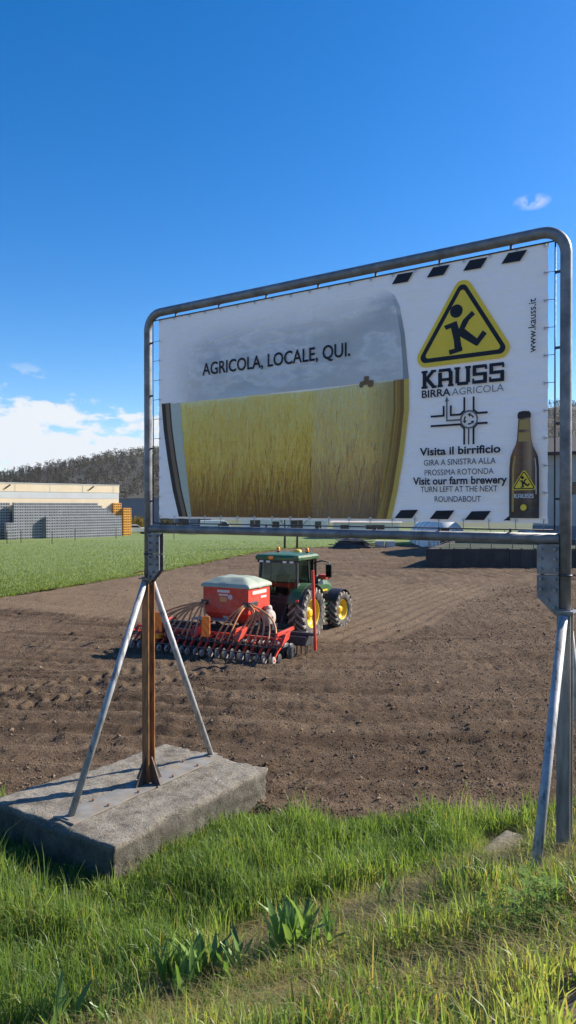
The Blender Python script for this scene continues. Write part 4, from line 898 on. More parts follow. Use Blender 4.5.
for x, y in ((-0.60, 0.62), (0.62, 0.62)):
    b = MB().cyl((x, y, 3.0), (x, y, 3.05), 0.055).build('beacon_base', M['black'], TR)
    MB().lathe([(0.072, 0), (0.072, 0.09), (0.05, 0.14), (0.001, 0.155)], (x, y, 3.05), 'z', 16).build('beacon', M['orange'], TR)
MB().lathe([(0.16, 0.0), (0.16, 0.05), (0.11, 0.10), (0.001, 0.115)], (0.05, 0.95, 3.0), 'z', 20).build('receiver_dome', M['yellow'], TR)
# seat, console, steering wheel
m = MB(); m.box(-0.26, 0.26, -0.05, 0.45, 1.55, 1.68); m.box(-0.25, 0.25, -0.16, -0.02, 1.62, 2.25); m.box(-0.14, 0.14, -0.15, -0.05, 2.25, 2.42); m.box(-0.15, 0.15, 0.05, 0.35, 1.2, 1.55); m.build('driver_seat', M['seat'], TR, bevel=0.03)
m = MB(); m.tube([(0, 0.98, 1.25), (0, 0.72, 1.86)], 0.05, 10); m.lathe([(0.19, -0.015), (0.21, 0), (0.19, 0.015), (0.175, 0), (0.19, -0.015)], (0, 0.70, 1.90), 'z', 20); m.build('steering_wheel', M['black'], TR)
MB().box(0.32, 0.56, -0.05, 0.60, 1.22, 1.72).build('arm_console', M['black'], TR, bevel=0.03)
# fenders
for s_ in (-1, 1):
    m = MB(); xo, xi = s_*1.10, s_*0.62; a0, a1 = R(28), R(158); n = 14; v = []
    for k in range(n+1):
        a = a0+(a1-a0)*k/n
        for x, r_ in ((xi, 1.0), (xo, 1.0), (xo, 1.035), (xi, 1.035)): v.append((x, math.cos(a)*r_*1.02, 0.93+math.sin(a)*r_*1.0))
    f = [(i*4+k, i*4+(k+1) % 4, (i+1)*4+(k+1) % 4, (i+1)*4+k) for i in range(n) for k in range(4)] + [(0, 1, 2, 3), (n*4, n*4+1, n*4+2, n*4+3)]
    m.add(v, f); fd = m.build('rear_fender', M['green'], TR, bevel=0.008)
    m = MB(); v = []
    for k in range(n+1):
        a = a0+(a1-a0)*k/n
        for x, r_ in ((s_*1.102, 1.005), (s_*1.22, 0.99), (s_*1.22, 1.01), (s_*1.102, 1.028)): v.append((x, math.cos(a)*r_*1.02, 0.93+math.sin(a)*r_))
    m.add(v, f); m.build('fender_flare', M['black'], fd)
    MB().box(min(s_*0.98, s_*1.16), max(s_*0.98, s_*1.10), -0.99, -0.94, 1.40, 1.47).build('tail_lamp', M['red'], fd, bevel=0.01)
    m = MB(); v = []; a0f, a1f = R(20), R(150)
    for k in range(n+1):
        a = a0f+(a1f-a0f)*k/n
        for x, r_ in ((s_*0.66, 0.77), (s_*1.15, 0.77), (s_*1.15, 0.80), (s_*0.66, 0.80)): v.append((x, 2.76+math.cos(a)*r_, 0.70+math.sin(a)*r_))
    m.add(v, f); m.build('front_fender', M['black'], TR, bevel=0.006)
# exhaust, mirrors, steps, red side box with lamp
m = MB(); m.cyl((0.62, 1.30, 1.15), (0.62, 1.30, 2.15), 0.115, n=16); m.tube([(0.62, 1.30, 2.15), (0.62, 1.30, 2.75), (0.66, 1.24, 2.88)], 0.055, 12); m.build('exhaust', M['black'], TR)
for s_ in (-1, 1):
    mr_ = MB().tube([(s_*0.70, 1.0, 2.62), (s_*1.00, 1.05, 2.70), (s_*1.30, 1.02, 2.66), (s_*1.32, 1.02, 2.05)], 0.026, 8).build('mirror_arm', M['black'], TR)
    MB().box(s_*1.32-0.12, s_*1.32+0.12, 0.97, 1.07, 2.10, 2.58).build('mirror', M['black'], mr_, bevel=0.03)
    MB().box(s_*1.32-0.10, s_*1.32+0.10, 0.966, 0.969, 2.14, 2.54).build('mirror_glass', M['glass'], mr_)
    m = MB(); m.box(min(s_*0.45, s_*0.85), max(s_*0.45, s_*0.85), 0.98, 1.65, 0.58, 1.10); m.build('fuel_tank', M['black'], TR, bevel=0.05)
    for k in range(3): MB().box(min(s_*0.82, s_*1.08), max(s_*0.82, s_*1.08), 1.02, 1.40, 0.50+0.28*k, 0.54+0.28*k).build('step', M['green'], TR)
m = MB(); m.box(0.72, 1.06, 1.30, 1.62, 1.98, 2.16); m.build('side_box', M['red'], TR, bevel=0.05); MB().box(0.78, 0.98, 1.27, 1.30, 1.80, 1.92).build('side_lamp', M['lens'], TR, bevel=0.01)
MB().beam((0.5, 1.35, 1.70), (0.90, 1.45, 2.0), 0.05, 0.05).build('lamp_bracket', M['black'], TR)
m = MB()
for s_ in (-1, 1): m.beam((s_*0.42, -0.45, 0.75), (s_*0.46, -1.35, 0.55), 0.07, 0.10); m.beam((s_*0.40, -0.50, 1.25), (s_*0.44, -1.05, 0.66), 0.05, 0.05)
m.beam((0, -0.55, 1.20), (0, -1.55, 1.05), 0.07, 0.07); m.build('three_point_linkage', M['dark_steel'], TR)
MB().box(-0.4, 0.4, 3.45, 3.75, 0.55, 1.05).build('front_weight', M['black'], TR, bevel=0.04)

# ------------------------------------------------------------------ seed drill
M['tarp'] = paint('hopper_tarp', (0.33, 0.37, 0.29), 0.65, 0.15, 0, 3, (0.30, 0.32, 0.26), 0.4, 0.3)
M['hose'] = paint('seed_hose', (0.66, 0.27, 0.105), 0.5, 0.25, 0, 4, (0.20, 0.11, 0.07), 0.4)
M['sticker'] = paint('pale_sticker', (0.72, 0.62, 0.58), 0.5, 0.2, 0, 30)
M['wheelgrey'] = paint('press_wheel', (0.46, 0.40, 0.35), 0.85, 0.3, 0, 12, (0.20, 0.15, 0.11), 0.6)
M['grey_steel'] = paint('grey_platform', (0.32, 0.32, 0.31), 0.5, 0.3, 0.3, 6)
t = NT('striped_board'); v = t.map((1, 1, 1), rot=(0, R(45), 0)); a = t.axis(0, v); wv = t.math('FRACT', t.math('MULTIPLY', a, 6.0))
t.set(Base_Color=t.mixc(t.math('GREATER_THAN', wv, 0.5), (1.0, 0.16, 0.012), (1.0, 0.27, 0.025)), Roughness=0.5); M['stripe'] = t.m
SD = empty('seed_drill', (S_ORG[0]-0.06, S_ORG[1], 0.0), -HEAD)
tag(SD, 'wide red seed drill with covered hopper, hoses and row of press wheels', 'seed drill')
m = MB(); m.box(-3.0, 2.72, 0.75, 1.25, 0.34, 0.62); m.build('harrow_beam', M['dark_steel'], SD, bevel=0.03)
MB().box(-2.98, 2.98, 0.90, 1.02, 0.625, 0.72).build('harrow_top_beam', M['dark_steel'], SD, bevel=0.02)
for s_ in (-1,): MB().prism([(0.72, 0.12), (1.30, 0.12), (1.30, 0.55), (1.1, 0.62), (0.75, 0.60)], s_*2.99, s_*3.01, 'x').build('end_plate', M['dark_steel'], SD)
tn_ = MB().beam((0.06, 0, 0.35), (0.09, 0.03, 0.0), 0.03, 0.03).beam((-0.06, 0, 0.35), (-0.09, -0.03, 0.0), 0.03, 0.03).mesh('tine', M['dark_steel'])
for i in range(23): link('tine', tn_, SD, (-2.88+i*0.25, 1.0, 0.02), (0, 0, random.random()*3))
# packer roller of rings
MB().cyl((-2.98, 0.28, 0.26), (2.52, 0.28, 0.26), 0.14, n=14).build('roller_shaft', M['dark_steel'], SD)
rg = MB().lathe([(0.14, -0.035), (0.235, -0.02), (0.255, 0), (0.235, 0.02), (0.14, 0.035)], (0, 0, 0), 'x', 22).mesh('roller_ring', M['dark_steel'])
for i in range(37): link('roller_ring', rg, SD, (-2.925+i*0.15, 0.28, 0.255))
# coulter frame, arms and press wheels
for y, z, w_ in ((-0.05, 0.64, 0.09), (-0.30, 0.50, 0.06)): MB().box(-2.98, 2.50, y-w_/2, y+w_/2, z-w_/2, z+w_/2).build('coulter_bar', M['red'] if z > 0.6 else M['dark_steel'], SD, bevel=0.01)
for x in (-2.2, -0.75, 0.75, 2.2):
    MB().beam((x, 0.95, 0.82), (x, -0.08, 0.76), 0.08, 0.10).build('bar_arm', M['red'], SD, bevel=0.01)
    MB().beam((x, -0.05, 0.74), (x+0.22, -0.45, 0.60), 0.05, 0.07).build('bar_link', M['red'], SD)
    MB().prism([(-0.60, 0.56), (-0.15, 0.70), (-0.05, 0.92), (-0.35, 0.86)], x+0.36, x+0.46, 'x').build('pressure_bracket', M['red'], SD, bevel=0.015)
arm = MB().beam((0, -0.05, 0.60), (0, -0.34, 0.40), 0.06, 0.08).beam((0, -0.34, 0.40), (0, -0.58, 0.20), 0.05, 0.06).beam((0, -0.20, 0.52), (0.06, -0.42, 0.56), 0.05, 0.05).mesh('coulter_arm', M['red'])
disc = MB().lathe([(0.001, -0.012), (0.15, -0.004), (0.155, 0), (0.15, 0.004), (0.001, 0.012)], (0, 0, 0), 'x', 22).mesh('coulter_disc', M['dark_steel'])
pw = MB().lathe([(0.05, -0.03), (0.10, -0.032), (0.135, -0.025), (0.142, 0), (0.135, 0.025), (0.10, 0.032), (0.05, 0.03)], (0, 0, 0), 'x', 20).lathe([(0.001, -0.02), (0.05, -0.03)], (0, 0, 0), 'x', 20).mesh('press_wheel', M['wheelgrey'])
hub_ = MB().cyl((-0.04, 0, 0), (0.04, 0, 0), 0.035, n=10).mesh('wheel_hub', M['red'])
for i in range(21):
    x = -2.95+i*0.268; dy = -0.05*(i % 2)
    link('coulter_arm', arm, SD, (x, dy, 0)); link('coulter_disc', disc, SD, (x+0.03, -0.32+dy, 0.14), (0, 0, 0.12))
    p_ = link('press_wheel', pw, SD, (x, -0.62+dy, 0.145)); p_.scale = (0.85, 0.78, 0.78); link('wheel_hub', hub_, p_)
MB().cyl((-2.95, -0.84, 0.33), (2.45, -0.84, 0.33), 0.016, n=8).build('harrow_rod', M['dark_steel'], SD)
MB().cyl((-2.95, -0.48, 0.47), (2.45, -0.48, 0.47), 0.02, n=8).build('rear_rail', M['dark_steel'], SD)
ft = MB().tube([(0, 0, 0.0), (0, -0.10, -0.12), (0, -0.22, -0.34)], 0.006, 5).mesh('following_tine', M['dark_steel'])
for i in range(37): link('following_tine', ft, SD, (-2.9+i*0.1487, -0.84, 0.33))
# hopper
hx, y0, y1, zt, zm, zb = 0.84, 0.58, 1.90, 2.02, 1.16, 0.84
lev = [(zb, 0.58, 0.26, 0.35), (zm, hx, 0.0, 0.0), (zt-0.06, hx, 0, 0), (zt-0.06, hx+0.03, -0.03, -0.03), (zt, hx+0.03, -0.03, -0.03)]
m = MB(); v = []
for z, w_, a, b in lev: v += [(-w_, y0+a, z), (w_, y0+a, z), (w_, y1-b, z), (-w_, y1-b, z)]
f = [(i*4+k, i*4+(k+1) % 4, (i+1)*4+(k+1) % 4, (i+1)*4+k) for i in range(4) for k in range(4)] + [(0, 1, 2, 3), (16, 17, 18, 19)]
m.add(v, f); hp = m.build('hopper', M['red'], SD, bevel=0.018)
m = MB(); g_, h2 = 26, 22; vv_ = []
for j in range(h2+1):
    for i in range(g_+1):
        a, b = i/g_, j/h2; x = -hx-0.045+(2*hx+0.09)*a; y = y0-0.045+(y1-y0+0.09)*b
        e = min(min(a, 1-a)*1.8, min(b, 1-b)*1.5, 0.42)/0.42; z = zt+0.012+0.23*(e**0.8) + 0.018*float(vnoise(np.array([x]), np.array([y]), 0.28, 71)[0])*min(1, e*3) - 0.02*math.exp(-((b-0.5)/0.05)**2)
        vv_.append((x, y, z))
nb = len(vv_)
f = [(j*(g_+1)+i, j*(g_+1)+i+1, (j+1)*(g_+1)+i+1, (j+1)*(g_+1)+i) for j in range(h2) for i in range(g_)]
per = [i for i in range(g_+1)] + [(j)*(g_+1)+g_ for j in range(1, h2+1)] + [h2*(g_+1)+i for i in reversed(range(g_))] + [j*(g_+1) for j in reversed(range(1, h2))]
for q in per: x, y, z = vv_[q]; vv_.append((x, y, z-0.075))
f += [(per[k], per[(k+1) % len(per)], nb+(k+1) % len(per), nb+k) for k in range(len(per))]
m.add(vv_, f, True); m.build('tarp_cover', M['tarp'], SD)
def stick(name, mt, x0, x1, z0, z1): MB().box(x0, x1, y0-0.004, y0-0.001, z0, z1).build(name, mt, hp)
stick('decal', M['sticker'], -0.30, 0.16, 1.80, 1.88); stick('decal', M['sticker'], -0.24, 0.10, 1.70, 1.755)
M['sticker_y'] = paint('amber_sticker', (0.62, 0.30, 0.10), 0.5, 0.2, 0, 20); stick('decal', M['sticker_y'], -0.20, 0.05, 1.51, 1.66)
MB().lathe([(0.001, 0), (0.085, 0), (0.085, 0.003)], (0.18, y0-0.004, 1.66), 'y', 20).build('decal', M['sticker'], hp)
MB().box(hx+0.001, hx+0.004, y0+0.25, y1-0.22, 1.75, 1.86).build('decal', M['sticker'], hp); MB().box(hx+0.001, hx+0.004, y0+0.75, y1-0.22, 1.60, 1.67).build('decal', M['sticker'], hp)
sl = (zm-zb); MB().add([(-0.15, y0+0.26*0.30-0.012, zm-sl*0.30), (0.06, y0+0.26*0.30-0.012, zm-sl*0.30), (0.06, y0+0.26*0.65-0.012, zm-sl*0.65), (-0.15, y0+0.26*0.65-0.012, zm-sl*0.65)], [(0, 1, 2, 3)]).build('decal', M['sticker'], hp, fix=False)
m = MB()
for x in (-0.6, 0.6):
    for y in (1.0, 1.95): m.beam((x, y, 0.62), (x, y, 1.40), 0.07, 0.07)
m.build('hopper_stand', M['dark_steel'], SD)
MB().box(-1.10, 0.30, 0.30, 0.72, 0.93, 0.97).build('platform', M['grey_steel'], SD, bevel=0.008)
m = MB()
for x in (-1.05, -0.35, 0.25): m.beam((x, 0.5, 0.93), (x, 0.9, 0.72), 0.04, 0.04)
m.build('platform_bracket', M['dark_steel'], SD)
MB().lathe([(0.06, -0.10), (0.24, -0.10), (0.27, -0.05), (0.27, 0.05), (0.24, 0.10), (0.06, 0.10)], (1.25, 1.15, 1.02), 'x', 24).build('fan_housing', M['wheelgrey'], SD)
MB().tube([(1.2, 1.25, 1.2), (1.05, 1.5, 1.28), (0.75, 1.6, 1.20), (0.5, 1.5, 1.05)], 0.10, 12).build('fan_duct', M['wheelgrey'], SD)
MB().box(0.95, 1.45, 1.0, 1.3, 0.72, 0.86).build('fan_mount', M['dark_steel'], SD)
# hoses fan out from the metering heads to the coulters
def bez(p0, p1, p2, p3, n=16):
    out = []
    for i in range(n+1):
        t_ = i/n; a = (1-t_)**3; b = 3*t_*(1-t_)**2; c = 3*t_*t_*(1-t_); d = t_**3; out.append(tuple(a*p0[k]+b*p1[k]+c*p2[k]+d*p3[k] for k in range(3)))
    return out
for s_ in (-1, 1):
    for i in range(10):
        xe = s_*(0.28+i*(0.22 if s_ > 0 else 0.27)); st = (s_*(0.72+0.035*(i % 5)), y0-0.02+0.12*(i//5)+0.02*(i % 3), 1.48-0.03*(i % 4)); j = random.uniform(-0.08, 0.08)
        if i < 3: mid1 = (s_*(0.78), y0-0.25, 1.40); mid2 = (xe, 0.15, 1.25+j)
        else: mid1 = (s_*(1.25+0.05*i), y0-0.18+0.1*j, 1.25+j); mid2 = (xe-s_*0.15, 0.30+j, 1.02+0.5*j+0.03*(i % 3))
        MB().tube(bez(st, mid1, mid2, (xe, -0.40+j, 0.44)), 0.028, 8).build('hose', M['hose'], SD, fix=False)
    MB().box(min(s_*0.62, s_*0.92), max(s_*0.62, s_*0.92), y0-0.01, y0+0.45, 1.40, 1.54).build('metering_head', M['dark_steel'], SD, bevel=0.02)
# warning boards
for x in (0.02, -1.78):
    b_ = MB().box(-0.14, 0.14, -0.01, 0.01, -0.30, 0.30).build('warning_board', M['stripe'], SD, loc=(x, -0.50, 0.90), rot=(0, 0, R(4)))
    MB().beam((x, -0.50, 0.62), (x, -0.02, 0.66), 0.03, 0.03).beam((x, -0.495, 0.60), (x, -0.495, 0.75), 0.03, 0.03).build('board_bracket', M['dark_steel'], SD)
MB().box(-1.92, -1.66, -0.62, -0.40, 0.40, 0.56).build('lamp_box', M['orange'], SD, bevel=0.02)
# marker arms
m = MB(); m.beam((3.02, 0.80, 0.25), (3.02, 0.62, 2.62), 0.06, 0.08); m.build('marker_arm', M['red'], SD, bevel=0.01)
m = MB(); m.beam((-3.12, 0.55, 0.45), (-3.14, 0.75, 1.55), 0.07, 0.09); m.beam((-3.14, 0.75, 1.55), (-3.42, 0.85, 2.34), 0.06, 0.08); ma = m.build('marker_arm', M['red'], SD, bevel=0.01)
MB().tube([(-3.42, 0.85, 2.30), (-3.60, 0.85, 2.28), (-3.85, 0.80, 2.22)], 0.018, 6).build('marker_tip', M['red'], ma)
m = MB(); m.beam((0.46, 1.25, 0.75), (0.46, 2.55, 0.60), 0.06, 0.08); m.beam((-0.46, 1.25, 0.75), (-0.46, 2.55, 0.60), 0.06, 0.08); m.beam((0, 2.15, 1.05), (0, 2.55, 1.05), 0.07, 0.07); m.box(-0.5, 0.5, 2.15, 2.3, 0.5, 1.1); m.build('headstock', M['dark_steel'], SD)

# ------------------------------------------------------------------ background: warehouse and crates
M['beige'] = paint('beige_wall', (0.72, 0.59, 0.41), 0.85, 0.08, 0, 0.6); M['grey_band'] = paint('grey_wall_band', (0.52, 0.53, 0.53), 0.8, 0.08, 0, 0.5)
M['wood_black'] = paint('dark_mark', (0.03, 0.03, 0.03), 0.8); M['darkdoor_crate_shade'] = paint('dark_doorway_crate_shade', (0.03, 0.035, 0.03), 0.7)
WA = R(45); wd = (math.cos(WA), math.sin(WA))       # wall direction on plan
wh = empty('warehouse', (-25.4, 108.1, 0), WA)      # local +x runs right/away, -y faces the field
tag(wh, 'long beige flat roofed warehouse with grey band behind the crates', 'warehouse')
MB().box(-60, 0, 0, 30, -0.1, 5.55).build('wall', M['beige'], wh); MB().box(-60.0, 0.0, -0.02, 30, 5.555, 6.45).build('wall_band', M['grey_band'], wh)
MB().box(-60.05, 0.05, -0.05, 30.05, 6.455, 7.55).build('parapet', M['beige'], wh); MB().box(-60.1, 0.1, -0.1, 30.1, 7.555, 7.65).build('roof_edge', M['grey_band'], wh)
for x in (-17.0, -4.6): MB().beam((x-0.35, -0.12, 6.85), (x+0.35, -0.12, 7.35), 0.12, 0.18).build('roof_bracket', M['wood_black'], wh)
for i in range(12): MB().box(-1.0-i*5.0, -0.94-i*5.0, -0.075, -0.052, 6.46, 7.54).build('panel_joint', M['grey_band'], wh)
MB().box(-17.2, -15.6, -0.06, 0.02, 0, 4.6).build('doorway', M['darkdoor_crate_shade'], wh)
def crate_mesh(name, c):
    t = NT(name + '_plastic'); t.set(Base_Color=t.mixc(t.objrand(), c, tuple(x*0.82 for x in c)), Roughness=0.6)
    m = MB(); L, D_, H = 0.66, 0.70, 0.375
    for x in (0, L-0.05):
        for y in (0, D_-0.05): m.box(x, x+0.05, y, y+0.05, 0, H)
    for y in (0.004, D_-0.046):
        m.box(0.05, L-0.05, y, y+0.042, 0, 0.085); m.box(0.05, L-0.05, y, y+0.042, H-0.095, H-0.004); m.box(L/2-0.04, L/2+0.04, y, y+0.042, 0.10, H-0.085)
    for x in (0.004, L-0.046):
        m.box(x, x+0.042, 0.05, D_-0.05, 0, 0.10); m.box(x, x+0.042, 0.05, D_-0.05, H-0.085, H-0.004); m.box(x, x+0.042, D_/2-0.04, D_/2+0.04, 0.10, H-0.085)
    m.box(0.052, L-0.052, 0.052, D_-0.052, 0.02, 0.05); m.box(0.08, L-0.08, 0.09, D_-0.09, 0.05, H-0.06); me = m.mesh(name, t.m); me.materials.append(M['darkdoor_crate_shade'])
    for p_ in list(me.polygons)[-6:]: p_.material_index = 1  # near-black inner box: shade inside the crate put into its colour
    return me
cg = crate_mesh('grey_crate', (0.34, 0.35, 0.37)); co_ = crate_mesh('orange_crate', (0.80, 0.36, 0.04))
ORD = ('first second third fourth fifth sixth seventh eighth ninth tenth eleventh twelfth thirteenth fourteenth fifteenth sixteenth seventeenth '
       'eighteenth nineteenth twentieth twenty-first twenty-second twenty-third twenty-fourth twenty-fifth twenty-sixth').split()
def put_crate(me, name, a, b, k, label, group):
    """a along the wall from its right end, b out from the wall, k-th layer"""
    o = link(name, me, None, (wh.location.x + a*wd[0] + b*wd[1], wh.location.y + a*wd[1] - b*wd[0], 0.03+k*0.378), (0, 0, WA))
    tag(o, label, 'crate', group)
LG = lambda i, k: f'grey crate in the tall wall, {ORD[k]} layer up, {ORD[i]} column left of the orange crates'
for i in range(26):
    a = -0.9 - (i+1)*0.69
    if i >= 23:   # recessed, shaded columns at the left end
        for k in range(13): put_crate(cg, 'grey_crate', a, 0.4, k, f'shaded grey crate set back at the left, {ORD[k]} layer up, {ORD[25-i]} column from left', 'shaded grey crates')
        if i < 25:
            for k in range(6): put_crate(cg, 'grey_crate', a, 2.3, k, f'sunlit grey crate in the low {"right" if i == 23 else "left"} stack before the shaded crates, {ORD[k]} layer up', 'low grey crates in front')
        continue
    step = max(0, 5-i)     # stepped right-hand end
    if i >= 17 and i < 20:
        for k in range(13): put_crate(cg, 'grey_crate', a, 1.5, k, LG(i, k), 'grey crates stacked at the warehouse')
    else:
        for k in range(0, 13-step):
            fr_ = 2.25 if (k < 8 and i < 17) else 1.5
            put_crate(cg, 'grey_crate', a, fr_, k, LG(i, k), 'grey crates stacked at the warehouse')
for i in range(2):
    for k in range(5): put_crate(cg, 'grey_crate', -20.6-i*0.69, 1.6, k+0, f'grey crate at the far left picture edge, {ORD[k]} layer up, {"right" if i == 0 else "left"} column', 'grey crates at the left edge')
LO = lambda i, k: f'orange crate beside the grey crate wall, {ORD[k]} layer up, {ORD[i]} orange column from left'
for i in range(4):
    n_ = (13, 13, 11, 11)[i]
    for k in range(n_): put_crate(co_, 'orange_crate', -0.5-0.69+i*0.69, 0.5 if i < 2 else 1.0, k, LO(i, k), 'orange crates')
MB_stake = MB().box(-0.04, 0.04, -0.04, 0.04, -0.1, 1.5).mesh('stake', M['bark'])
for wd_, px_, d in (('leftmost', 7, 84), ('second from left', 21, 86), ('third from left', 52, 84), ('fourth from left', 75, 92), ('fifth from left', 116, 98), ('rightmost', 174, 96)):
    o = link('field_stake', MB_stake, None, ((px_-288)/720*d, d, 0.05)); tag(o, f'thin wooden stake at the far edge of the green crop, {wd_} of six', 'stake', 'stakes along the crop edge')
# grey shed and bush beyond the crates
M['shed_grey'] = paint('grey_sheet_wall', (0.15, 0.17, 0.21), 0.7, 0.12, 0, 0.8); M['white_wall'] = paint('white_plaster', (0.72, 0.71, 0.68), 0.85, 0.1, 0, 0.7); M['redroof'] = paint('pale_roof', (0.55, 0.47, 0.43), 0.8, 0.2, 0, 1.5)
M['winglass'] = paint('dark_window', (0.02, 0.025, 0.03), 0.15, 0.2, 0, 2, bump=0)
sh = empty('grey_shed', (-34, 168, 0), R(12)); tag(sh, 'dark grey sheet metal shed behind the orange crates', 'shed')
MB().box(-9, 16, 0, 14, -0.1, 6.0).build('wall', M['shed_grey'], sh); MB().box(-9.2, 16.2, -0.2, 14.2, 6.0, 6.3).build('roof', M['shed_grey'], sh)
for x in (4, 8.5, 13): MB().box(x, x+2.2, -0.06, 0.02, 0, 3.2).build('door', M['winglass'], sh)
def leafball(name, c, r, n, mat, label, cat, sz=0.12, trunk=None, group=None):
    root = empty(name, c); tag(root, label, cat, group)
    th = rng.random(n)*2*np.pi; cz = rng.random(n)*2-1; rr_ = rng.random(n)**0.4
    lump = 0.8+0.35*vnoise(th*3, cz*3, 1.0, 81)
    P = np.stack([np.cos(th)*np.sqrt(1-cz*cz)*r[0], np.sin(th)*np.sqrt(1-cz*cz)*r[1], cz*r[2]], 1)*(rr_*lump)[:, None] + np.array([0, 0, r[2]*0.95])
    d1 = rng.normal(0, 1, (n, 3)); d1 /= np.linalg.norm(d1, axis=1)[:, None]; d2 = np.cross(d1, rng.normal(0, 1, (n, 3))); d2 /= np.linalg.norm(d2, axis=1)[:, None]
    s__ = (sz*(0.5+rng.random(n)))[:, None]; V = np.stack([P-d1*s__, P+d2*s__*0.5, P+d1*s__, P-d2*s__*0.5], 1).reshape(-1, 3)
    link('crown', np_mesh('crown', V, np.arange(4*n).reshape(-1, 4), mat, False, {'tone': np.repeat(rng.random(n), 4)}), root)
    m = MB()
    for k in range(5): a = k*1.3; m.tube([(0.05*math.cos(a), 0.05*math.sin(a), -0.1), (r[0]*0.25*math.cos(a), r[1]*0.25*math.sin(a), r[2]*0.7), (r[0]*0.5*math.cos(a), r[1]*0.5*math.sin(a), r[2]*1.3)], [0.08, 0.05, 0.02], 6)
    m.build('trunk', M['bark'], root); return root
leafball('spring_bush', (-25.4, 122, 0), (1.9, 1.8, 1.6), 1500, M['bush'], 'ochre coloured bush beside the orange crates', 'bush', 0.16)
leafball('spring_bush', (-20.0, 120, 0), (1.6, 1.5, 1.3), 1300, M['hedge'], 'grey brown bush seen just right of the left post', 'bush', 0.15)
leafball('spring_bush', (-18.0, 118, 0), (1.3, 1.2, 1.0), 900, M['hedge'], 'low brown bush under the lower left banner corner', 'bush', 0.13)
# parked cars far behind
M['carwhite'] = paint('white_car_paint', (0.70, 0.70, 0.70), 0.3, 0.08, 0, 2, bump=0); M['cardark'] = paint('dark_car_paint', (0.05, 0.06, 0.08), 0.3, 0.1, 0, 2, bump=0); M['tyreb'] = paint('car_tyre', (0.03, 0.03, 0.03), 0.9)
def car(loc, rz, body, label, van=False):
    root = empty('parked_van' if van else 'parked_car', loc, rz); tag(root, label, 'van' if van else 'car')
    prof = [(-2.1, 0.35), (2.1, 0.35), (2.12, 0.75), (1.9, 0.95), (1.0, 1.02), (0.45, 1.45), (-1.3, 1.48), (-2.0, 1.05), (-2.12, 0.7)] if not van else [(-2.6, 0.35), (2.5, 0.35), (2.55, 0.9), (2.2, 1.15), (1.5, 2.05), (1.2, 2.2), (-2.55, 2.2), (-2.6, 0.7)]
    MB().prism(prof, -0.85, 0.85).build('body', body, root, bevel=0.06)
    g = [(0.95, 1.03), (0.42, 1.40), (-1.25, 1.42), (-1.7, 1.08)] if not van else [(1.95, 1.3), (1.48, 1.95), (0.5, 1.95), (0.5, 1.3)]
    MB().prism(g, -0.862, 0.862).build('side_window', M['winglass'], root)
    for x in (-1.35, 1.35):
        for y in (-0.72, 0.72): MB().cyl((x, y-0.12, 0.33), (x, y+0.12, 0.33), 0.33, n=18).build('wheel', M['tyreb'], root)
car((-24.5, 114.5, 0.05), R(20), M['carwhite'], 'white car parked by the ochre bush')
car((-14.2, 116, 0.05), R(5), M['cardark'], 'dark car seen in the gap under the banner, left of the low white shed')
car((-11.2, 113, 0.05), R(8), M['carwhite'], 'white van seen in the gap under the left half of the banner', True)
def shed(loc, rz, L, D_, H, rise, wm, rm, label, doors):
    root = empty('low_shed', loc, rz); tag(root, label, 'shed')
    MB().box(0, L, 0, D_, -0.1, H).build('wall', wm, root)
    MB().prism([(-0.4, H+0.005), (D_+0.4, H+0.005), (D_/2, H+rise)], -0.4, L+0.4, 'x').build('roof', rm, root)
    for x, w_, h_ in doors: MB().box(x, x+w_, -0.06, 0.03, 0, h_).build('door', M['winglass'], root)
shed((-7.6, 116, 0), R(3), 14, 7, 2.7, 0.5, M['white_wall'], M['redroof'], 'long low white shed seen in the gap under the banner middle', [(1.5, 1.6, 2.2), (5, 1.2, 2.0), (8, 2.0, 2.2), (12, 1.0, 2.0)])
shed((6.2, 99, 0), R(-6), 9.0, 5, 2.25, 0.75, M['white_wall'], M['redroof'], 'low white shed with pale roof behind the timber pile', [(1.0, 1.2, 1.9), (4.5, 2.5, 1.9)])
# timber pile, tarpaulin and concrete blocks at the far edge of the soil
M['timber'] = paint('old_timber', (0.10, 0.085, 0.07), 0.9, 0.4, 0, 3); M['pale_board'] = paint('pale_board', (0.30, 0.28, 0.25), 0.9, 0.3, 0, 3); M['cblock'] = paint('pale_concrete', (0.55, 0.54, 0.50), 0.9, 0.2, 0, 3); M['blacktarp'] = paint('black_sheeting', (0.018, 0.018, 0.02), 0.45, 0.3, 0, 2, bump=0.4)
tp_ = empty('timber_pile', (6.9, 77, 0.0), R(-8)); tag(tp_, 'heap of dark planks and sheeting at the far edge of the field', 'timber pile')
for i in range(14):
    y = random.uniform(-0.8, 1.0); z = 0.10+0.075*i*0.8; x = random.uniform(-2.6, -0.5); L_ = random.uniform(2.0, 4.2)
    MB().box(0, L_, -0.14, 0.14, -0.035, 0.035).build('plank', M['pale_board'] if i % 4 == 1 else M['timber'], tp_, loc=(x, y, z), rot=(random.uniform(-0.05, 0.05), random.uniform(-0.06, 0.06), random.uniform(-0.25, 0.25)))
m = MB(); vv_ = []; n1 = 16
for j in range(n1+1):
    for i in range(n1+1): a, b = i/n1*2-1, j/n1*2-1; vv_.append((a*2.2, b*1.1+0.1, 1.05*max(0, 1-abs(a)**2.5)*max(0, 1-abs(b)**2.5)**0.6+0.12*float(vnoise(np.array([a*2.2]), np.array([b]), 0.4, 91)[0])))
m.add(vv_, [(j*(n1+1)+i, j*(n1+1)+i+1, (j+1)*(n1+1)+i+1, (j+1)*(n1+1)+i) for j in range(n1) for i in range(n1)], True); m.build('sheeting', M['blacktarp'], tp_, fix=False)
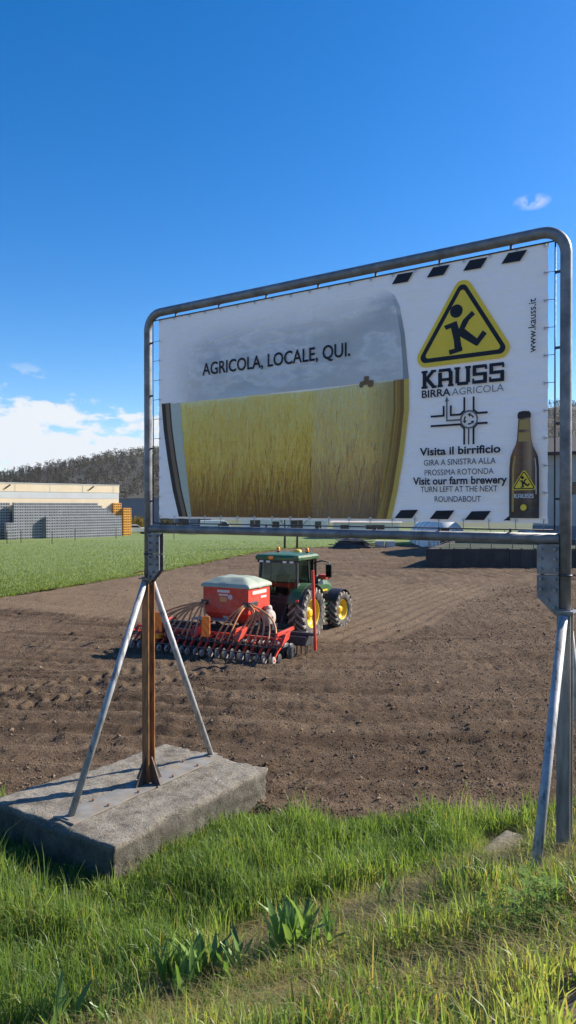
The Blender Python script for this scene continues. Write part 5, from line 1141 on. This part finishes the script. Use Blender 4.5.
for i, (x, y, lab) in enumerate(((10.0, 78.6, 'left pale concrete block beside the dark timber pile'), (11.1, 78.4, 'right pale concrete block beside the dark timber pile'))):
    o = MB().box(-0.5, 0.5, -0.4, 0.4, 0, 0.72).build('concrete_cube', M['cblock'], None, bevel=0.03, loc=(x, y, -0.02), rot=(0, 0, R(-5+6*i))); tag(o, lab, 'concrete block')
# bare trees whose crowns stand behind the banner
def bare_tree(loc, H, label, seed):
    rnd = random.Random(seed); root = empty('bare_tree', loc); tag(root, label, 'tree', 'bare trees beyond the tractor'); tr_ = MB(); br_ = MB()
    tr_.tube([(0, 0, -0.1), (0.05, 0, H*0.3), (0.0, 0.05, H*0.6), (0.08, 0, H)], [0.13, 0.10, 0.06, 0.015], 8)
    def grow(p, d, L_, r_, lv):
        q = p + d*L_; mid = p + d*L_*0.5 + Vector((rnd.uniform(-1, 1), rnd.uniform(-1, 1), 0.3))*L_*0.06; br_.tube([p, mid, q], [r_, r_*0.8, r_*0.5], 4, False)
        if lv == 0: return
        for _ in range(4): grow(p + d*L_*rnd.uniform(0.35, 1), (d + Vector((rnd.uniform(-1, 1), rnd.uniform(-1, 1), rnd.uniform(-0.3, 0.8)))*0.75).normalized(), L_*rnd.uniform(0.45, 0.65), r_*0.5, lv-1)
    for k in range(9):
        z = H*(0.32+0.07*k); a = k*2.4; grow(Vector((0.03, 0, z)), Vector((math.cos(a), math.sin(a), 0.8)).normalized(), H*0.26*(1-k*0.06), 0.04, 2)
    tr_.build('trunk', M['bark'], root); br_.build('crown', M['bark'], root, fix=False)
bare_tree((-0.35, 74.5, 0), 6.2, 'slim bare tree behind the left side of the tractor roof', 1)
bare_tree((0.95, 76.0, 0), 6.6, 'slim bare tree behind the middle of the tractor roof', 2)
# raised concrete basin with grass and wire fence
M['dark_conc'] = paint('shade_dark_concrete', (0.055, 0.053, 0.052), 0.9, 0.4, 0, 1.2, (0.025, 0.025, 0.022), 0.7)  # base colour darkened to hold the shade on these walls
t = NT('shade_dark_turf'); b = t.noise(2.5, 6, 0.7); t.set(Base_Color=t.ramp(b, [(0.3, (0.018, 0.028, 0.013)), (0.7, (0.042, 0.06, 0.026))]), Roughness=1.0); t.bump(b, 0.8, 0.1); M['turf2'] = t.m  # turf colour kept dark, standing in for the barn's shadow
bs = empty('raised_basin', (10.1, 52.6, 0), R(-3)); tag(bs, 'dark concrete sided raised basin with turf top at the right of the field', 'basin')
for i in range(14):
    MB().box(i*2.0, i*2.0+1.97, 0, 0.25, -0.2, 1.36+0.02*(i % 3)).build('wall_panel', M['dark_conc'], bs)
sh_ = 0.34
for i in range(9):
    ya, yb = 0.27+i*2.0, 2.24+i*2.0
    MB().prism([(0.0+ya*sh_, ya), (0.25+ya*sh_, ya), (0.25+yb*sh_, yb), (yb*sh_, yb)], -0.2, 1.38, 'z').build('wall_panel', M['dark_conc'], bs)
MB().prism([(0.40, 0.252), (28, 0.252), (28, 18.2), (18.2*sh_+0.26, 18.2)], -0.2, 1.22, 'z').build('turf_top', M['turf2'], bs)
for i in range(29): MB().box(i*0.97, i*0.97+0.12, -0.07, -0.003, -0.15, 1.43).build('pilaster', M['dark_conc'], bs)
M['wire'] = paint('fence_wire', (0.16, 0.16, 0.15), 0.6, 0.2, 0.3, 9, bump=0)
def fence(A_, B_, n_, h_, label, z0=1.3):
    A_, B_ = Vector(A_), Vector(B_); root = empty('wire_fence', A_); tag(root, label, 'fence')
    for i in range(n_+1):
        p_ = (B_-A_)*i/n_; MB().cyl((p_.x, p_.y, 0), (p_.x, p_.y, h_), 0.03, n=6).build('post', M['wire'], root)
    for k in range(5):
        z = h_*(0.08+0.22*k); MB().cyl((0, 0, z), (B_.x-A_.x, B_.y-A_.y, z), 0.010, n=4).build('wire', M['wire'], root)
fence((10.5, 53.2, 1.38), (16.6, 70.0, 1.38), 9, 0.95, 'wire fence along the left rim of the raised basin')
fence((10.3, 52.75, 1.38), (37.5, 51.3, 1.38), 18, 0.9, 'wire fence along the front rim of the raised basin')
fence((17.0, 70.4, 1.2), (36, 68.8, 1.2), 14, 1.0, 'wire fence along the back rim of the raised basin')
# white polytunnel and big barn on the right
M['poly'] = paint('white_polythene', (0.78, 0.78, 0.76), 0.45, 0.06, 0, 1.0)
pt = empty('polytunnel', (17.2, 79, 0), R(0)); tag(pt, 'white rounded polytunnel behind the basin fence', 'polytunnel')
m = MB(); v = []; n_ = 14
for k in range(n_+1):
    a = math.pi*k/n_
    for y in (0, 9): v.append((2.3*math.cos(a)*1.05, y, 3.05*math.sin(a)**0.8))
m.add(v, [(2*k, 2*k+1, 2*k+3, 2*k+2) for k in range(n_)] + [tuple(2*k for k in range(n_+1)), tuple(2*k+1 for k in range(n_+1))], True); m.build('cover', M['poly'], pt)
MB().box(-0.5, 0.5, -0.05, -0.01, 0, 2.0).build('door', M['winglass'], pt)
for y in (2.2, 4.5, 6.8): MB().tube([(2.34*math.cos(math.pi*k/14)*1.05, y, 3.08*math.sin(math.pi*k/14)**0.8) for k in range(15)], 0.03, 6).build('hoop', M['grey_steel'], pt)
M['barn'] = paint('barn_render', (0.50, 0.46, 0.41), 0.9, 0.12, 0, 0.5, (0.30, 0.30, 0.30), 0.3); M['barnroof'] = paint('barn_roof', (0.05, 0.045, 0.045), 0.8, 0.2, 0, 1); M['barnlow'] = paint('barn_plinth', (0.20, 0.22, 0.26), 0.85, 0.15, 0, 0.7)
bn = empty('barn', (24.0, 70.5, 0), R(-24)); tag(bn, 'tall pale rendered barn with dark roof edge at the right edge', 'barn')
MB().box(0, 26, 0, 14, 2.605, 9.6).build('wall', M['barn'], bn); MB().box(-0.05, 26.05, -0.05, 14, -0.1, 2.6).build('plinth', M['barnlow'], bn)
MB().prism([(-0.7, 9.45), (14.7, 9.45), (14.7, 9.7), (7, 11.8), (-0.7, 9.7)], -0.6, 26.6, 'x').build('roof', M['barnroof'], bn)
for x in (3, 8, 13, 18): MB().box(x, x+1.6, -0.03, 0.04, 5.6, 6.8).build('window', M['winglass'], bn)
car((22.6, 66.5, 0.0), R(95), M['cardark'], 'dark van standing left of the barn, seen under the banner', True)

# ------------------------------------------------------------------ wooded hill
def hill_h(x, y):
    yr = 900
    ridge = np.interp(x, [-1500, -700, -520, -360, -285, -235, -179, -60, 120, 330, 420, 600, 900, 1500], [8, 16, 22, 32, 45, 56, 68, 88, 106, 118, 122, 114, 90, 40])
    f = np.where(y < yr, sstep(430, yr, y), 1-0.8*sstep(yr, 1700, y))
    return ridge*f*(1 + 0.06*vnoise(x, y, 90, 101)) + 6*f*vnoise(x, y, 60, 102) - 0.3
xs = np.arange(-1500, 1500.1, 20); ys = np.arange(420, 1700, 20); GX, GY = np.meshgrid(xs, ys); Z = hill_h(GX, GY)
nx, ny = len(xs), len(ys); ii = (np.arange(ny-1)[:, None]*nx + np.arange(nx-1)[None, :]).ravel()
t = NT('forest_floor'); t.set(Base_Color=t.ramp(t.noise(0.02, 5), [(0.35, (0.034, 0.028, 0.018)), (0.65, (0.055, 0.048, 0.028))]), Roughness=1.0); M['forest_floor'] = t.m
tag(link('hill', np_mesh('hill', np.stack([GX.ravel(), GY.ravel(), Z.ravel()], 1), np.stack([ii, ii+1, ii+nx+1, ii+nx], 1), M['forest_floor'], True)), 'long wooded hill rising to the right behind the warehouse', 'hill', kind='structure')
N = 9000
tx = (rng.random(N)-0.5)*1300; ty = 520 + 460*rng.random(N)
keep = (np.abs(tx) < ty*0.5+40); tx, ty = tx[keep], ty[keep]; n = len(tx); tz = hill_h(tx, ty)
con = (vnoise(tx, ty, 55, 111) + 0.5*vnoise(tx, ty, 20, 112) + 0.7*sstep(40, 90, tz)*(tx < 0) > 0.42)
Hh = 6 + 5*rng.random(n); K = 42
fz_ = rng.random((n, K))**0.8; rad = np.where(con[:, None], (1-fz_)*0.22+0.03, np.sqrt(np.clip(fz_*(1.08-fz_), 0, 1))*0.55)*Hh[:, None]
a_ = rng.random((n, K))*6.283; rq = np.sqrt(rng.random((n, K)))*rad
P = np.stack([tx[:, None]+np.cos(a_)*rq, ty[:, None]+np.sin(a_)*rq, tz[:, None]+fz_*Hh[:, None]], -1).reshape(-1, 3); m_ = len(P)
d1 = rng.normal(0, 1, (m_, 3)); d1[:, 2] *= 1.2; d1 /= np.linalg.norm(d1, axis=1)[:, None]; d2 = np.cross(d1, rng.normal(0, 1, (m_, 3))); d2 /= np.linalg.norm(d2, axis=1)[:, None]
s__ = (0.35+0.55*rng.random(m_))[:, None]; wq = np.where(np.repeat(con, K), 0.6, 0.5)[:, None]
V = np.stack([P-d1*s__, P+d2*s__*wq, P+d1*s__, P-d2*s__*wq], 1).reshape(-1, 3)
tn = np.where(con, 0.80+0.2*rng.random(n), 0.72*np.clip(0.5+0.35*vnoise(tx, ty, 30, 113)+0.3*(rng.random(n)-0.5), 0, 1))
tag(link('hill_wood', np_mesh('hill_wood', V, np.arange(4*m_).reshape(-1, 4), M['wood_twig'], False, {'tone': np.repeat(tn, K*4)})), 'mostly bare brown woodland with some dark conifers covering the hill', 'woodland', kind='stuff')

# ------------------------------------------------------------------ air
t = NT('haze_air'); pv = t.n.new('ShaderNodeVolumePrincipled'); pv.inputs['Color'].default_value = (0.80, 0.87, 1.0, 1); pv.inputs['Density'].default_value = 0.00008; pv.inputs['Anisotropy'].default_value = 0.2
t.n.remove(t.b); t.l.new(pv.outputs[0], t.n['Material Output'].inputs['Volume'])
hzb = MB().box(-1600, 1600, -40, 1800, -2, 160).build('haze', t.m); tag(hzb, 'thin blue spring haze in the air', 'haze', kind='stuff')
